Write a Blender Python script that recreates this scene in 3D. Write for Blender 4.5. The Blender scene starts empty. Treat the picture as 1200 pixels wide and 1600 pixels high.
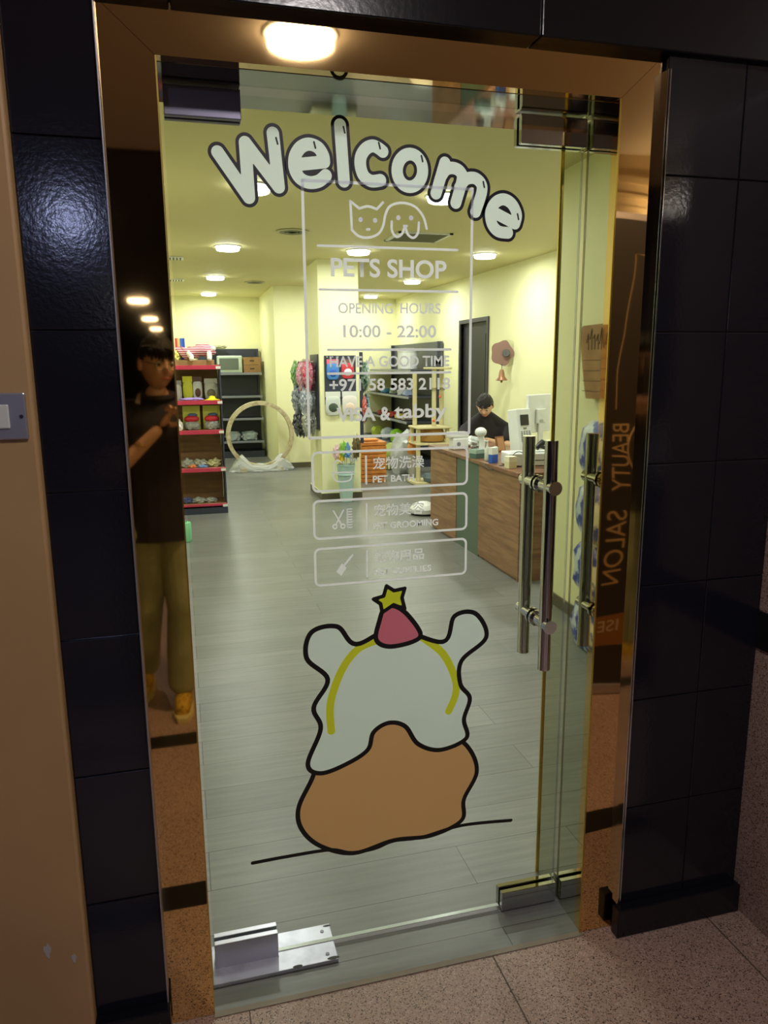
import bpy, bmesh, math, random
from mathutils import Vector, Matrix, Euler
random.seed(7)
C = bpy.context.scene.collection
PI = math.pi
R = math.radians

# ------------------------------------------------------------------ camera
F = 1166.07
ROT = ((0.96557, -0.05802, 0.25345), (-0.26005, -0.18690, 0.94732), (-0.00760, -0.98066, -0.19582))
def _calib():
    a = Vector((280 - 600, 570 - 800)); c = Vector((648 - 600, 6645 - 800))
    f = math.sqrt(-a.dot(c))
    Y = Vector((a.x, a.y, f)).normalized(); Z = -Vector((c.x, c.y, f)).normalized()
    X = Y.cross(Z)
    return f, X, Y, Z
F, WX, WY, WZ = _calib()      # world axes written in camera axes (x right, y down, z forward)
EYE = Vector((0.0, 0.0, 1.5))
cam = bpy.data.cameras.new('camera'); camo = bpy.data.objects.new('camera', cam); C.objects.link(camo)
cam.sensor_fit = 'HORIZONTAL'; cam.sensor_width = 36; cam.lens = F / 1200 * 36; cam.clip_start = 0.01; cam.clip_end = 100
right = Vector((WX.x, WY.x, WZ.x)); down = Vector((WX.y, WY.y, WZ.y)); fwd = Vector((WX.z, WY.z, WZ.z))
M = Matrix((( right.x, -down.x, -fwd.x, 0), (right.y, -down.y, -fwd.y, 0), (right.z, -down.z, -fwd.z, 0), (0, 0, 0, 1)))
camo.matrix_world = Matrix.Translation(EYE) @ M
bpy.context.scene.camera = camo
def ray(px, py):
    v = Vector((px - 600, py - 800, F))
    return Vector((WX.dot(v), WY.dot(v), WZ.dot(v)))
def onY(px, py, y):
    v = ray(px, py); return EYE + v * (y / v.y)
def onX(px, py, x):
    v = ray(px, py); return EYE + v * (x / v.x)
def onZ(px, py, z=0.0):
    v = ray(px, py); return EYE + v * ((z - EYE.z) / v.z)

sc = bpy.context.scene
sc.view_settings.view_transform = 'Standard'; sc.view_settings.look = 'None'
sc.view_settings.gamma = 1; sc.view_settings.use_curve_mapping = False
sc.view_settings.exposure = 0.0
try:
    sc.cycles.use_denoising = True
    sc.cycles.max_bounces = 12; sc.cycles.glossy_bounces = 6; sc.cycles.transparent_max_bounces = 24
    sc.cycles.sample_clamp_indirect = 6.0
    sc.cycles.caustics_reflective = True
except Exception: pass
W = bpy.data.worlds.new('world'); sc.world = W; W.use_nodes = True
W.node_tree.nodes['Background'].inputs[0].default_value = (0.012, 0.013, 0.02, 1)
W.node_tree.nodes['Background'].inputs[1].default_value = 1.0
# light levels
SHOP_W = 19.0; SHOP_COL = (1.0, 0.985, 0.95)
HALL_W = 13.0; HALL_COL = (1.0, 0.92, 0.90)
BACK_W = 20.0; BACK_COL = (0.50, 0.58, 1.0)

# ------------------------------------------------------------------ dimensions
CEIL = 2.58
YF = 1.548      # face of the metal frame
YG = 1.687      # outer face of the glass door
YI = 1.800      # inner face of the shop front
XL, XR = -0.30, 3.68
CX, CY0, CY1, CZ = 2.18, 4.60, 6.47, .765     # counter: front face, near end, far end, height
YB = 12.86

# ------------------------------------------------------------------ materials
def srgb(r, g, b):
    f = lambda c: (c / 255) / 12.92 if c / 255 <= 0.04045 else ((c / 255 + 0.055) / 1.055) ** 2.4
    return (f(r), f(g), f(b), 1)
_m = {}
def mat(name, col, rough=0.5, metal=0.0, noise=None, bump=None, emit=0.0, spec=0.5, alpha=1.0, trans=0.0, coat=0.0):
    """noise=(scale, other colour, low, high)   bump=(scale, strength)"""
    if name in _m: return _m[name]
    m = bpy.data.materials.new(name); m.use_nodes = True; nt = m.node_tree; b = nt.nodes['Principled BSDF']
    if len(col) == 3: col = (*col, 1)
    b.inputs['Base Color'].default_value = col; b.inputs['Roughness'].default_value = rough
    b.inputs['Metallic'].default_value = metal; b.inputs['Specular IOR Level'].default_value = spec
    b.inputs['Alpha'].default_value = alpha; b.inputs['Transmission Weight'].default_value = trans
    b.inputs['Coat Weight'].default_value = coat
    if emit: b.inputs['Emission Color'].default_value = col; b.inputs['Emission Strength'].default_value = emit
    tc = nt.nodes.new('ShaderNodeTexCoord')
    if noise:
        n = nt.nodes.new('ShaderNodeTexNoise'); n.inputs['Scale'].default_value = noise[0]; n.inputs['Detail'].default_value = 4
        r = nt.nodes.new('ShaderNodeValToRGB'); r.color_ramp.elements[0].color = col
        o = noise[1]; r.color_ramp.elements[1].color = o if len(o) == 4 else (*o, 1)
        r.color_ramp.elements[0].position = noise[2]; r.color_ramp.elements[1].position = noise[3]
        nt.links.new(tc.outputs['Object'], n.inputs['Vector']); nt.links.new(n.outputs['Fac'], r.inputs['Fac'])
        nt.links.new(r.outputs['Color'], b.inputs['Base Color'])
    if bump:
        n = nt.nodes.new('ShaderNodeTexNoise'); n.inputs['Scale'].default_value = bump[0]; n.inputs['Detail'].default_value = 2
        k = nt.nodes.new('ShaderNodeBump'); k.inputs['Strength'].default_value = bump[1]; k.inputs['Distance'].default_value = 0.01
        nt.links.new(tc.outputs['Object'], n.inputs['Vector']); nt.links.new(n.outputs['Fac'], k.inputs['Height'])
        nt.links.new(k.outputs['Normal'], b.inputs['Normal'])
    _m[name] = m
    return m
def wood(name, c1, c2, scale=(1, 1, 12), rough=0.45):
    if name in _m: return _m[name]
    m = bpy.data.materials.new(name); m.use_nodes = True; nt = m.node_tree; b = nt.nodes['Principled BSDF']
    tc = nt.nodes.new('ShaderNodeTexCoord'); mp = nt.nodes.new('ShaderNodeMapping'); mp.inputs['Scale'].default_value = scale
    n = nt.nodes.new('ShaderNodeTexNoise'); n.inputs['Scale'].default_value = 3; n.inputs['Detail'].default_value = 6; n.inputs['Distortion'].default_value = 0.6
    r = nt.nodes.new('ShaderNodeValToRGB'); r.color_ramp.elements[0].color = c1; r.color_ramp.elements[1].color = c2
    r.color_ramp.elements[0].position = 0.35; r.color_ramp.elements[1].position = 0.65
    L = nt.links.new
    L(tc.outputs['Object'], mp.inputs['Vector']); L(mp.outputs[0], n.inputs['Vector']); L(n.outputs['Fac'], r.inputs['Fac']); L(r.outputs['Color'], b.inputs['Base Color'])
    b.inputs['Roughness'].default_value = rough
    _m[name] = m; return m
def plank_floor():
    m = bpy.data.materials.new('grey vinyl planks'); m.use_nodes = True; nt = m.node_tree; b = nt.nodes['Principled BSDF']; L = nt.links.new
    tc = nt.nodes.new('ShaderNodeTexCoord')
    br = nt.nodes.new('ShaderNodeTexBrick'); br.inputs['Scale'].default_value = 1.0
    br.inputs['Brick Width'].default_value = 1.2; br.inputs['Row Height'].default_value = 0.18; br.inputs['Mortar Size'].default_value = 0.0012
    br.inputs['Color1'].default_value = srgb(124, 126, 122); br.inputs['Color2'].default_value = srgb(113, 115, 111); br.inputs['Mortar'].default_value = srgb(58, 56, 52)
    br.offset = 0.37
    mp = nt.nodes.new('ShaderNodeMapping'); mp.inputs['Scale'].default_value = (1.6, 22, 1)
    n = nt.nodes.new('ShaderNodeTexNoise'); n.inputs['Scale'].default_value = 2.2; n.inputs['Detail'].default_value = 6; n.inputs['Roughness'].default_value = 0.6
    r = nt.nodes.new('ShaderNodeMapRange'); r.inputs['From Min'].default_value = .3; r.inputs['From Max'].default_value = .7; r.inputs['To Min'].default_value = .80; r.inputs['To Max'].default_value = 1.12
    mx = nt.nodes.new('ShaderNodeMix'); mx.data_type = 'RGBA'; mx.blend_type = 'MULTIPLY'; mx.inputs['Factor'].default_value = 1
    L(tc.outputs['Object'], br.inputs['Vector']); L(tc.outputs['Object'], mp.inputs['Vector']); L(mp.outputs[0], n.inputs['Vector'])
    L(n.outputs['Fac'], r.inputs['Value']); L(br.outputs['Color'], mx.inputs['A']); L(r.outputs['Result'], mx.inputs['B']); L(mx.outputs['Result'], b.inputs['Base Color'])
    b.inputs['Roughness'].default_value = 0.36
    k = nt.nodes.new('ShaderNodeBump'); k.inputs['Strength'].default_value = .12; k.inputs['Distance'].default_value = .003; L(n.outputs['Fac'], k.inputs['Height']); L(k.outputs[0], b.inputs['Normal'])
    return m
def granite(name, base, dark, light, joint=None, rough=0.45):
    m = bpy.data.materials.new(name); m.use_nodes = True; nt = m.node_tree; b = nt.nodes['Principled BSDF']; L = nt.links.new
    tc = nt.nodes.new('ShaderNodeTexCoord')
    v = nt.nodes.new('ShaderNodeTexVoronoi'); v.inputs['Scale'].default_value = 400
    sp = nt.nodes.new('ShaderNodeSeparateColor'); L(v.outputs['Color'], sp.inputs[0])
    r = nt.nodes.new('ShaderNodeValToRGB'); e = r.color_ramp.elements; e[0].position = 0.0; e[0].color = dark; e[1].position = 1.0; e[1].color = light
    for p, c in ((0.1, dark), (0.18, base), (0.86, base), (0.95, light)):
        q = e.new(p); q.color = c
    L(tc.outputs['Object'], v.inputs['Vector']); L(sp.outputs[0], r.inputs['Fac'])
    n = nt.nodes.new('ShaderNodeTexNoise'); n.inputs['Scale'].default_value = 3; n.inputs['Detail'].default_value = 5
    mr = nt.nodes.new('ShaderNodeMapRange'); mr.inputs['To Min'].default_value = .75; mr.inputs['To Max'].default_value = 1.25
    L(tc.outputs['Object'], n.inputs['Vector']); L(n.outputs['Fac'], mr.inputs['Value'])
    mx = nt.nodes.new('ShaderNodeMix'); mx.data_type = 'RGBA'; mx.blend_type = 'MULTIPLY'; mx.inputs['Factor'].default_value = 1
    L(r.outputs['Color'], mx.inputs['A']); L(mr.outputs['Result'], mx.inputs['B'])
    L(mx.outputs['Result'], b.inputs['Base Color']); b.inputs['Roughness'].default_value = rough
    return m
def glass_mat(name='clear door glass', tint=(0.93, 0.96, 0.93), refl=1.0):
    if name in _m: return _m[name]
    m = bpy.data.materials.new(name); m.use_nodes = True; nt = m.node_tree; nt.nodes.clear(); L = nt.links.new
    o = nt.nodes.new('ShaderNodeOutputMaterial'); mx = nt.nodes.new('ShaderNodeMixShader'); t = nt.nodes.new('ShaderNodeBsdfTransparent'); g = nt.nodes.new('ShaderNodeBsdfGlossy')
    fr = nt.nodes.new('ShaderNodeFresnel'); fr.inputs['IOR'].default_value = 1.45
    mu = nt.nodes.new('ShaderNodeMath'); mu.operation = 'MULTIPLY'; mu.inputs[1].default_value = refl
    t.inputs['Color'].default_value = (*tint, 1); g.inputs['Roughness'].default_value = 0.01
    ge = nt.nodes.new('ShaderNodeNewGeometry'); iv = nt.nodes.new('ShaderNodeMath'); iv.operation = 'SUBTRACT'; iv.inputs[0].default_value = 1.0
    m3 = nt.nodes.new('ShaderNodeMath'); m3.operation = 'MULTIPLY'      # one reflection per pane face that looks outward
    L(ge.outputs['Backfacing'], iv.inputs[1]); L(fr.outputs[0], mu.inputs[0]); L(mu.outputs[0], m3.inputs[0]); L(iv.outputs[0], m3.inputs[1]); L(m3.outputs[0], mx.inputs[0]); L(t.outputs[0], mx.inputs[1]); L(g.outputs[0], mx.inputs[2]); L(mx.outputs[0], o.inputs[0])
    _m[name] = m; return m
def mirror(name, col, rough=0.03, wave=None, vscale=(1, 1, 1)):
    if name in _m: return _m[name]
    m = mat(name, col, rough, 1.0)
    if wave:
        nt = m.node_tree; b = nt.nodes['Principled BSDF']; L = nt.links.new
        tc = nt.nodes.new('ShaderNodeTexCoord'); mp = nt.nodes.new('ShaderNodeMapping'); mp.inputs['Scale'].default_value = vscale
        n = nt.nodes.new('ShaderNodeTexNoise'); n.inputs['Scale'].default_value = wave[0]; n.inputs['Detail'].default_value = 1
        k = nt.nodes.new('ShaderNodeBump'); k.inputs['Strength'].default_value = wave[1]; k.inputs['Distance'].default_value = 0.02
        L(tc.outputs['Object'], mp.inputs['Vector']); L(mp.outputs[0], n.inputs['Vector']); L(n.outputs['Fac'], k.inputs['Height']); L(k.outputs[0], b.inputs['Normal'])
    return m
def plastic(name, tint=(0.9, 0.92, 0.93), a=0.45):
    if name in _m: return _m[name]
    m = mat(name, tint, 0.18, 0, bump=(60, 0.9), alpha=a); return m
def stripes(name, c1, c2, scale, axis='Z', rough=0.8):
    m = bpy.data.materials.new(name); m.use_nodes = True; nt = m.node_tree; b = nt.nodes['Principled BSDF']; L = nt.links.new
    tc = nt.nodes.new('ShaderNodeTexCoord'); w = nt.nodes.new('ShaderNodeTexWave'); w.bands_direction = axis; w.inputs['Scale'].default_value = scale; w.inputs['Distortion'].default_value = 1.0
    r = nt.nodes.new('ShaderNodeValToRGB'); r.color_ramp.interpolation = 'CONSTANT'; r.color_ramp.elements[0].color = c1; r.color_ramp.elements[1].color = c2; r.color_ramp.elements[1].position = .5
    L(tc.outputs['Object'], w.inputs['Vector']); L(w.outputs['Fac'], r.inputs['Fac']); L(r.outputs['Color'], b.inputs['Base Color']); b.inputs['Roughness'].default_value = rough
    return m

M_wall = mat('pale yellow paint', srgb(238, 237, 190), 0.6, bump=(90, 0.02))
M_ceil = mat('pale yellow ceiling paint', srgb(212, 204, 150), 0.6)
M_beige = mat('beige brown wall paint', srgb(202, 164, 114), 0.5, noise=(2.0, srgb(188, 152, 106), .35, .7), bump=(35, .04))
M_black = mat('black glazed tile', (0.010, 0.010, 0.017), 0.13, bump=(120, 0.022), spec=.55)
M_blackm = mat('black granite lintel', (0.007, 0.007, 0.011), 0.2, bump=(80, .03))
M_grout = mat('dark grout', (0.006, 0.006, 0.008), 0.5)
M_bronze = mirror('polished bronze steel', (0.86, 0.60, 0.27), 0.03, (1.6, 0.05))
M_bronzeR = mirror('wavy polished bronze steel', (0.86, 0.60, 0.27), 0.03, (2.2, 0.22))
M_jamb = mirror('polished steel jamb', (0.66, 0.67, 0.54), 0.02, (1.5, 0.10))
M_brass = mat('yellow brass edge', (0.85, 0.62, 0.14), 0.25, 1.0)
M_chrome = mat('polished steel', (0.60, 0.59, 0.62), 0.07, 1.0)
M_brush = mat('brushed aluminium', (0.55, 0.55, 0.64), 0.35, 0.8)
M_gran = granite('pink speckled granite', srgb(172, 142, 128), srgb(70, 52, 46), srgb(200, 178, 168))
M_inlay = mat('black granite band', (0.012, 0.011, 0.011), 0.3)
M_planks = plank_floor()
M_skirt = mat('grey brown skirting', srgb(92, 86, 66), 0.4)
M_gap = mat('white caulk', srgb(215, 215, 190), .6)
M_white = mat('white plastic', srgb(225, 228, 225), 0.35)
M_blackp = mat('black plastic', (0.012, 0.012, 0.014), 0.4)
M_dkmetal = mat('charcoal shelving metal', srgb(54, 58, 72), 0.4)
M_greymetal = mat('grey shelving edge', srgb(150, 154, 172), 0.3, 0.3)
M_red = mat('red price rail', srgb(196, 62, 88), 0.22)
M_card = mat('brown cardboard', srgb(168, 130, 88), 0.8, noise=(9, srgb(155, 118, 78), .4, .6))
M_osb = wood('brown board back', srgb(150, 112, 70), srgb(128, 92, 56), (1, 1, 8), .6)
M_ctrw = wood('counter wood grain', srgb(160, 122, 88), srgb(124, 88, 62), (1, 1, 11), .45)
M_green = mat('sage green panel', srgb(84, 104, 88), 0.4)
M_ctop = wood('counter top wood', srgb(140, 100, 74), srgb(110, 74, 55), (1, 6, 6), .35)
M_cream = mat('cream painted wood', srgb(215, 205, 160), 0.5)
M_plush = mat('golden brown plush', srgb(180, 135, 70), 0.95, bump=(220, .5))
M_skin = mat('skin', srgb(228, 182, 150), 0.5, bump=(300, .03))
M_hair = mat('black hair', (0.008, 0.007, 0.007), 0.55, bump=(160, .6))
M_shirt = mat('black shirt cloth', (0.014, 0.012, 0.016), 0.85, bump=(14, .35))
M_pants = mat('olive grey trousers', srgb(158, 160, 122), 0.85, noise=(5, srgb(140, 142, 104), .4, .6), bump=(7, 1.0))
M_shoe = mat('yellow knit shoe', srgb(205, 165, 50), 0.8, noise=(90, srgb(150, 110, 30), .55, .6))
M_wrap = plastic('clear plastic wrap', (0.78, 0.81, 0.83), 0.55)
M_vk = mat('black vinyl', srgb(34, 33, 44), 0.5)
M_vcone = mat('near black vinyl', (0.012, 0.012, 0.014), 0.5)
def col(name, r, g, b, rough=.5): return mat(name, srgb(r, g, b), rough)

def vinyl(name, col, back=.45):
    """thin film: some of the light behind it shines through"""
    m = bpy.data.materials.new(name); m.use_nodes = True; nt = m.node_tree; nt.nodes.clear(); L = nt.links.new
    o = nt.nodes.new('ShaderNodeOutputMaterial'); mx = nt.nodes.new('ShaderNodeMixShader'); d = nt.nodes.new('ShaderNodeBsdfDiffuse'); t = nt.nodes.new('ShaderNodeBsdfTranslucent')
    n = nt.nodes.new('ShaderNodeTexNoise'); n.inputs['Scale'].default_value = 40
    d.inputs[0].default_value = col; t.inputs[0].default_value = col; mx.inputs[0].default_value = back
    L(d.outputs[0], mx.inputs[1]); L(t.outputs[0], mx.inputs[2]); L(mx.outputs[0], o.inputs[0])
    return m
M_vinyl = vinyl('lavender white vinyl', srgb(240, 238, 255), .8)
M_vw = vinyl('white vinyl', srgb(240, 249, 255), .68)
M_vwg = vinyl('soft white vinyl', srgb(228, 240, 244), .5)
M_vtan = vinyl('tan vinyl', srgb(226, 178, 128), .35)
M_vpink = vinyl('rose pink vinyl', srgb(226, 124, 150), .35)
M_vyel = vinyl('lime yellow vinyl', srgb(222, 226, 60), .4)

# ------------------------------------------------------------------ builders
class MB:
    def __init__(s): s.b = bmesh.new()
    def box(s, x0, x1, y0, y1, z0, z1, bev=0.0, rot=None, seg=2):
        c = Vector(((x0 + x1) / 2, (y0 + y1) / 2, (z0 + z1) / 2))
        m = Matrix.Translation(c)
        if rot: m = m @ Euler(rot).to_matrix().to_4x4()
        m = m @ Matrix.Diagonal((abs(x1 - x0), abs(y1 - y0), abs(z1 - z0), 1))
        g = bmesh.ops.create_cube(s.b, size=1, matrix=m)
        if bev:
            ed = list({e for v in g['verts'] for e in v.link_edges})
            bmesh.ops.bevel(s.b, geom=ed, offset=bev, segments=seg, affect='EDGES', profile=.5)
        return s
    def cyl(s, p0, p1, r0, r1=None, n=24, caps=True):
        p0, p1 = Vector(p0), Vector(p1); r1 = r0 if r1 is None else r1; d = p1 - p0
        m = Matrix.Translation((p0 + p1) / 2) @ d.to_track_quat('Z', 'Y').to_matrix().to_4x4()
        bmesh.ops.create_cone(s.b, cap_ends=caps, cap_tris=False, segments=n, radius1=r0, radius2=r1, depth=d.length, matrix=m)
        return s
    def ball(s, c, r, n=16):
        if not hasattr(r, '__len__'): r = (r, r, r)
        bmesh.ops.create_uvsphere(s.b, u_segments=n, v_segments=max(6, n // 2 + 2), radius=1, matrix=Matrix.Translation(c) @ Matrix.Diagonal((*r, 1)))
        return s
    def tube(s, pts, r, n=8, closed=False):
        pts = [Vector(p) for p in pts]; rings = []; N = len(pts)
        rr = r if hasattr(r, '__len__') else [r] * N
        up = Vector((0, 0, 1)); prev = None
        for i, p in enumerate(pts):
            a = pts[(i - 1) % N] if (closed or i > 0) else p; b = pts[(i + 1) % N] if (closed or i < N - 1) else p
            t = (b - a).normalized()
            if prev is None:
                u = t.cross(up)
                if u.length < 1e-3: u = t.cross(Vector((1, 0, 0)))
            else:
                u = prev - t * prev.dot(t)
            u.normalize(); w = t.cross(u); prev = u
            rings.append([s.b.verts.new(p + (u * math.cos(2 * PI * k / n) + w * math.sin(2 * PI * k / n)) * rr[i]) for k in range(n)])
        for i in range(N if closed else N - 1):
            A, B = rings[i], rings[(i + 1) % N]
            for k in range(n): s.b.faces.new((A[k], A[(k + 1) % n], B[(k + 1) % n], B[k]))
        if not closed:
            s.b.faces.new(rings[0][::-1]); s.b.faces.new(rings[-1])
        return s
    def lathe(s, prof, c=(0, 0, 0), n=28, sx=1, sy=1):
        c = Vector(c); rings = []
        for r, z in prof:
            rings.append([s.b.verts.new(c + Vector((max(r, 1e-4) * math.cos(2 * PI * k / n) * sx, max(r, 1e-4) * math.sin(2 * PI * k / n) * sy, z))) for k in range(n)])
        for A, B in zip(rings, rings[1:]):
            for k in range(n): s.b.faces.new((A[k], A[(k + 1) % n], B[(k + 1) % n], B[k]))
        s.b.faces.new(rings[0][::-1]); s.b.faces.new(rings[-1])
        return s
    def prism(s, pts, d):
        """pts: 3D outline; d: extrusion vector"""
        d = Vector(d); a = [s.b.verts.new(Vector(p)) for p in pts]; b = [s.b.verts.new(Vector(p) + d) for p in pts]
        n = len(a)
        s.b.faces.new(a[::-1]); s.b.faces.new(b)
        for i in range(n): s.b.faces.new((a[i], a[(i + 1) % n], b[(i + 1) % n], b[i]))
        return s
    def build(s, name, m, parent=None, smooth=False, world=True):
        bmesh.ops.recalc_face_normals(s.b, faces=s.b.faces)
        me = bpy.data.meshes.new(name); s.b.to_mesh(me); s.b.free()
        return link(name, me, m, parent, smooth, world)
def link(name, me, m, parent=None, smooth=False, world=True):
    for q in (m if isinstance(m, (list, tuple)) else [m]): me.materials.append(q)
    o = bpy.data.objects.new(name, me); C.objects.link(o)
    if smooth:
        for p in me.polygons: p.use_smooth = True
        try: me.set_sharp_from_angle(angle=R(38))
        except Exception: pass
    if parent:
        o.parent = parent
        if world: o.matrix_parent_inverse = Matrix.Translation(parent.location) .inverted() if parent.parent is None else Matrix.Identity(4)
    return o
def tag(o, label, cat, group=None):
    o['label'] = label; o['category'] = cat
    if group: o['group'] = group
    return o
def thing(name, label, cat, loc, group=None):
    o = bpy.data.objects.new(name, None); C.objects.link(o); o.location = loc; o.empty_display_size = .05
    bpy.context.view_layer.update()
    return tag(o, label, cat, group)
def sub(o, parent):
    """make o (already built in world coordinates) a sub-part of a part"""
    o.parent = parent; o.matrix_parent_inverse = parent.matrix_parent_inverse.copy() if False else Matrix.Identity(4); return o
def struct(o): o['kind'] = 'structure'; return o
def kids(o): return [c for c in bpy.data.objects if c.parent == o]
def dup(root, loc, label=None, group=None):
    def rec(o, par):
        c = o.copy(); C.objects.link(c)
        if par is not None: c.parent = par
        for ch in kids_cache(o): rec(ch, c)
        return c
    def kids_cache(o): return [c for c in list(o.children)]
    r = rec(root, None); r.location = loc
    if label: r['label'] = label
    if group: r['group'] = group
    return r

# =================================================================== STRUCTURE
struct(MB().box(XL - .1, XR + .1, YF, YB + .1, -.1, 0).build('floor', M_planks))
# corridor floor with black inlay bands
struct(MB().box(-2.2, 4.5, -26, YF, -.1, -.001).build('floor_corridor', M_gran))
for yy in (1.066, .118):
    struct(MB().box(-2.2, 4.5, yy, yy + .1, -.0009, .0004).build('trim_floor_band', M_inlay))
gj = mat('granite joint', srgb(96, 78, 70), .7)
for i, x in enumerate((.07, .69, 1.31)):
    struct(MB().box(x, x + .003, 1.225, YF - .005, -.0009, .0003).build('trim_floor_joint', gj))
struct(MB().box(-.01, .95, YF - .012, YF + .004, -.0008, .0012).build('trim_threshold', mat('pale threshold edge', srgb(140, 128, 112), .6)))
struct(MB().box(XL - .1, XR + .1, YI, YB + .1, CEIL, CEIL + .1).build('ceiling', M_ceil))
struct(MB().box(-2.2, 4.5, -1.35, YF + .05, 2.62, 2.72).build('ceiling_corridor', mat('corridor ceiling paint', srgb(214, 204, 190), .6)))
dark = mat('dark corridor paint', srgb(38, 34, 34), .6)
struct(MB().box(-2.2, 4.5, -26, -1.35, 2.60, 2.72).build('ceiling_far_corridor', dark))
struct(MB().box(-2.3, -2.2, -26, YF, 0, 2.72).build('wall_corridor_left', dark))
struct(MB().box(1.62, 4.5, -.86, -.76, 0, 2.62).box(1.62, 4.5, -.76, -.745, 2.30, 2.33).box(1.62, 4.5, -.76, -.745, 2.38, 2.40).box(1.62, 4.5, -.76, -.74, 2.46, 2.50).build('wall_corridor_side', mat('corridor beige paint', srgb(196, 176, 140), .6)))
struct(MB().box(4.5, 4.6, -26, YF, 0, 2.72).build('wall_corridor_right', M_beige))
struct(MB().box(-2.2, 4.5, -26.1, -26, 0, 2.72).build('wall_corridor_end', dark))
# shop walls
struct(MB().box(XL - .1, XL, YI, YB + .1, 0, CEIL).build('wall_left', M_wall))
w = MB(); y0, y1, zt = 8.76, 9.66, 2.0
w.box(XR, XR + .1, YI, y0, 0, CEIL).box(XR, XR + .1, y1, YB + .1, 0, CEIL).box(XR, XR + .1, y0, y1, zt, CEIL)
struct(w.build('wall_right', M_wall))
struct(MB().box(XL, XR, YB, YB + .1, 0, CEIL).build('wall_back', M_wall))
struct(MB().box(1.33, 1.95, 10.9, YB, 0, CEIL).build('wall_back_pier', M_wall))
struct(MB().box(1.465, 1.905, 8.12, 8.86, 0, CEIL).build('wall_column', M_wall))
w = MB().box(XL, -.012, YI - .06, YI, 0, CEIL).box(.957, XR, YI - .06, YI, 0, CEIL).box(-.012, .957, YI - .06, YI, 2.062, CEIL)
struct(w.build('wall_front', M_wall))
# skirting
def skirt(n, x0, x1, y0, y1):
    o = struct(MB().box(x0, x1, y0, y1, 0, .075).build('baseboard_' + n, M_skirt)); return o
skirt('left', XL, XL + .012, YI, YB); skirt('right', XR - .012, XR, YI, 8.70); skirt('back', XL, XR, YB - .012, YB)
skirt('right_rear', XR - .012, XR, 9.72, YB)
skirt('column_front', 1.453, 1.917, 8.108, 8.12); skirt('column_side', 1.453, 1.465, 8.12, 8.872); skirt('pier', 1.318, 1.96, 10.888, 10.9)
struct(MB().box(1.451, 1.919, 8.106, 8.12, .075, .082).box(1.451, 1.465, 8.12, 8.874, .075, .082).build('trim_column', M_gap))
# doorway in the right wall
d = thing('door_1', 'dark doorway in the right wall behind the seated man', 'door', (XR, 9.21, 0)); del d['category']; del d['label']; struct(d)
MB().box(XR - .02, XR + .1, y0 - .05, y0, 0, zt + .05).box(XR - .02, XR + .1, y1, y1 + .05, 0, zt + .05).box(XR - .02, XR + .1, y0, y1, zt, zt + .05).build('door_frame', mat('dark grey door frame', srgb(62, 62, 66), .5), d)
MB().box(XR + .03, XR + .07, y0, y1, .005, zt).box(XR + .022, XR + .03, y0 + .12, y1 - .12, .2, .95).box(XR + .022, XR + .03, y0 + .12, y1 - .12, 1.08, 1.85).build('doorway_slab', mat('doorway dark', srgb(34, 35, 44), .45), d)  # near-black slab stands in for the darkness of the open doorway
MB().cyl((XR + .03, y0 + .07, 1.0), (XR - .03, y0 + .07, 1.0), .01).cyl((XR - .03, y0 + .07, 1.0), (XR - .03, y0 + .19, 1.0), .009).build('door_handle', M_chrome, d, True)

# shop-front facade : black tiles, bronze frame, mirror jambs
ZT = [0.0, .36, .66, .96, 1.26, 1.565, 1.9, 2.23]
def tiles(name, xs, yf, z_first=.075):
    b = MB()
    zs = [z_first] + ZT[1:] 
    for xa, xb in zip(xs, xs[1:]):
        for za, zb in zip(zs, zs[1:]):
            b.box(xa + .0008, xb - .0008, yf, yf + .03, za + .001, zb - .001, bev=.0022)
    b.box(xs[0], xs[-1], yf + .006, yf + .06, 0, 2.2)
    return struct(b.build(name, M_black))
tiles('wall_tile_left', (-.262, -.108), 1.530)
tiles('wall_tile_right', (1.048, 1.245, 1.415), 1.530)
struct(MB().box(-.262, -.104, 1.500, 1.53, 0, .082, bev=.003).build('baseboard_tile_left', M_blackm))
struct(MB().box(1.030, 1.41, 1.500, 1.53, 0, .082, bev=.003).build('baseboard_tile_right', M_blackm))
b = MB()
for xa, xb in ((-.7, .02), (.022, .74), (.742, 1.41)): b.box(xa, xb, 1.515, 1.56, 2.141, 2.62, bev=.003)
struct(b.build('wall_lintel', M_blackm))
struct(MB().box(-.9, -.262, 1.50, 1.80, .075, 2.62, bev=.006).build('wall_beige_left', M_beige))
struct(MB().box(-.9, -.264, 1.505, 1.80, 0, .075).build('baseboard_beige_left', M_blackm))
struct(MB().box(-2.2, -.9, 1.55, 1.80, 0, 2.62).build('wall_facade_left', M_beige))
b = MB()
for za, zb in ((0, .765), (.865, 1.6), (1.602, 2.14)): b.box(1.415, 1.75, 1.10, 1.545, za, zb)
struct(b.build('wall_granite_pier', M_gran))
struct(MB().box(1.410, 1.755, 1.095, 1.545, .765, .865).build('trim_pier_band', M_inlay))
struct(MB().box(1.41, 4.5, 1.545, 1.80, 0, 2.62).build('wall_facade_right', M_beige))
struct(MB().box(-.9, 4.5, 1.56, 1.80, 2.14, 2.62).box(-.262, -.108, 1.59, YI - .06, 0, 2.14).box(1.045, 1.415, 1.59, YI - .06, 0, 2.14).build('wall_core', M_grout))
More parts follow.
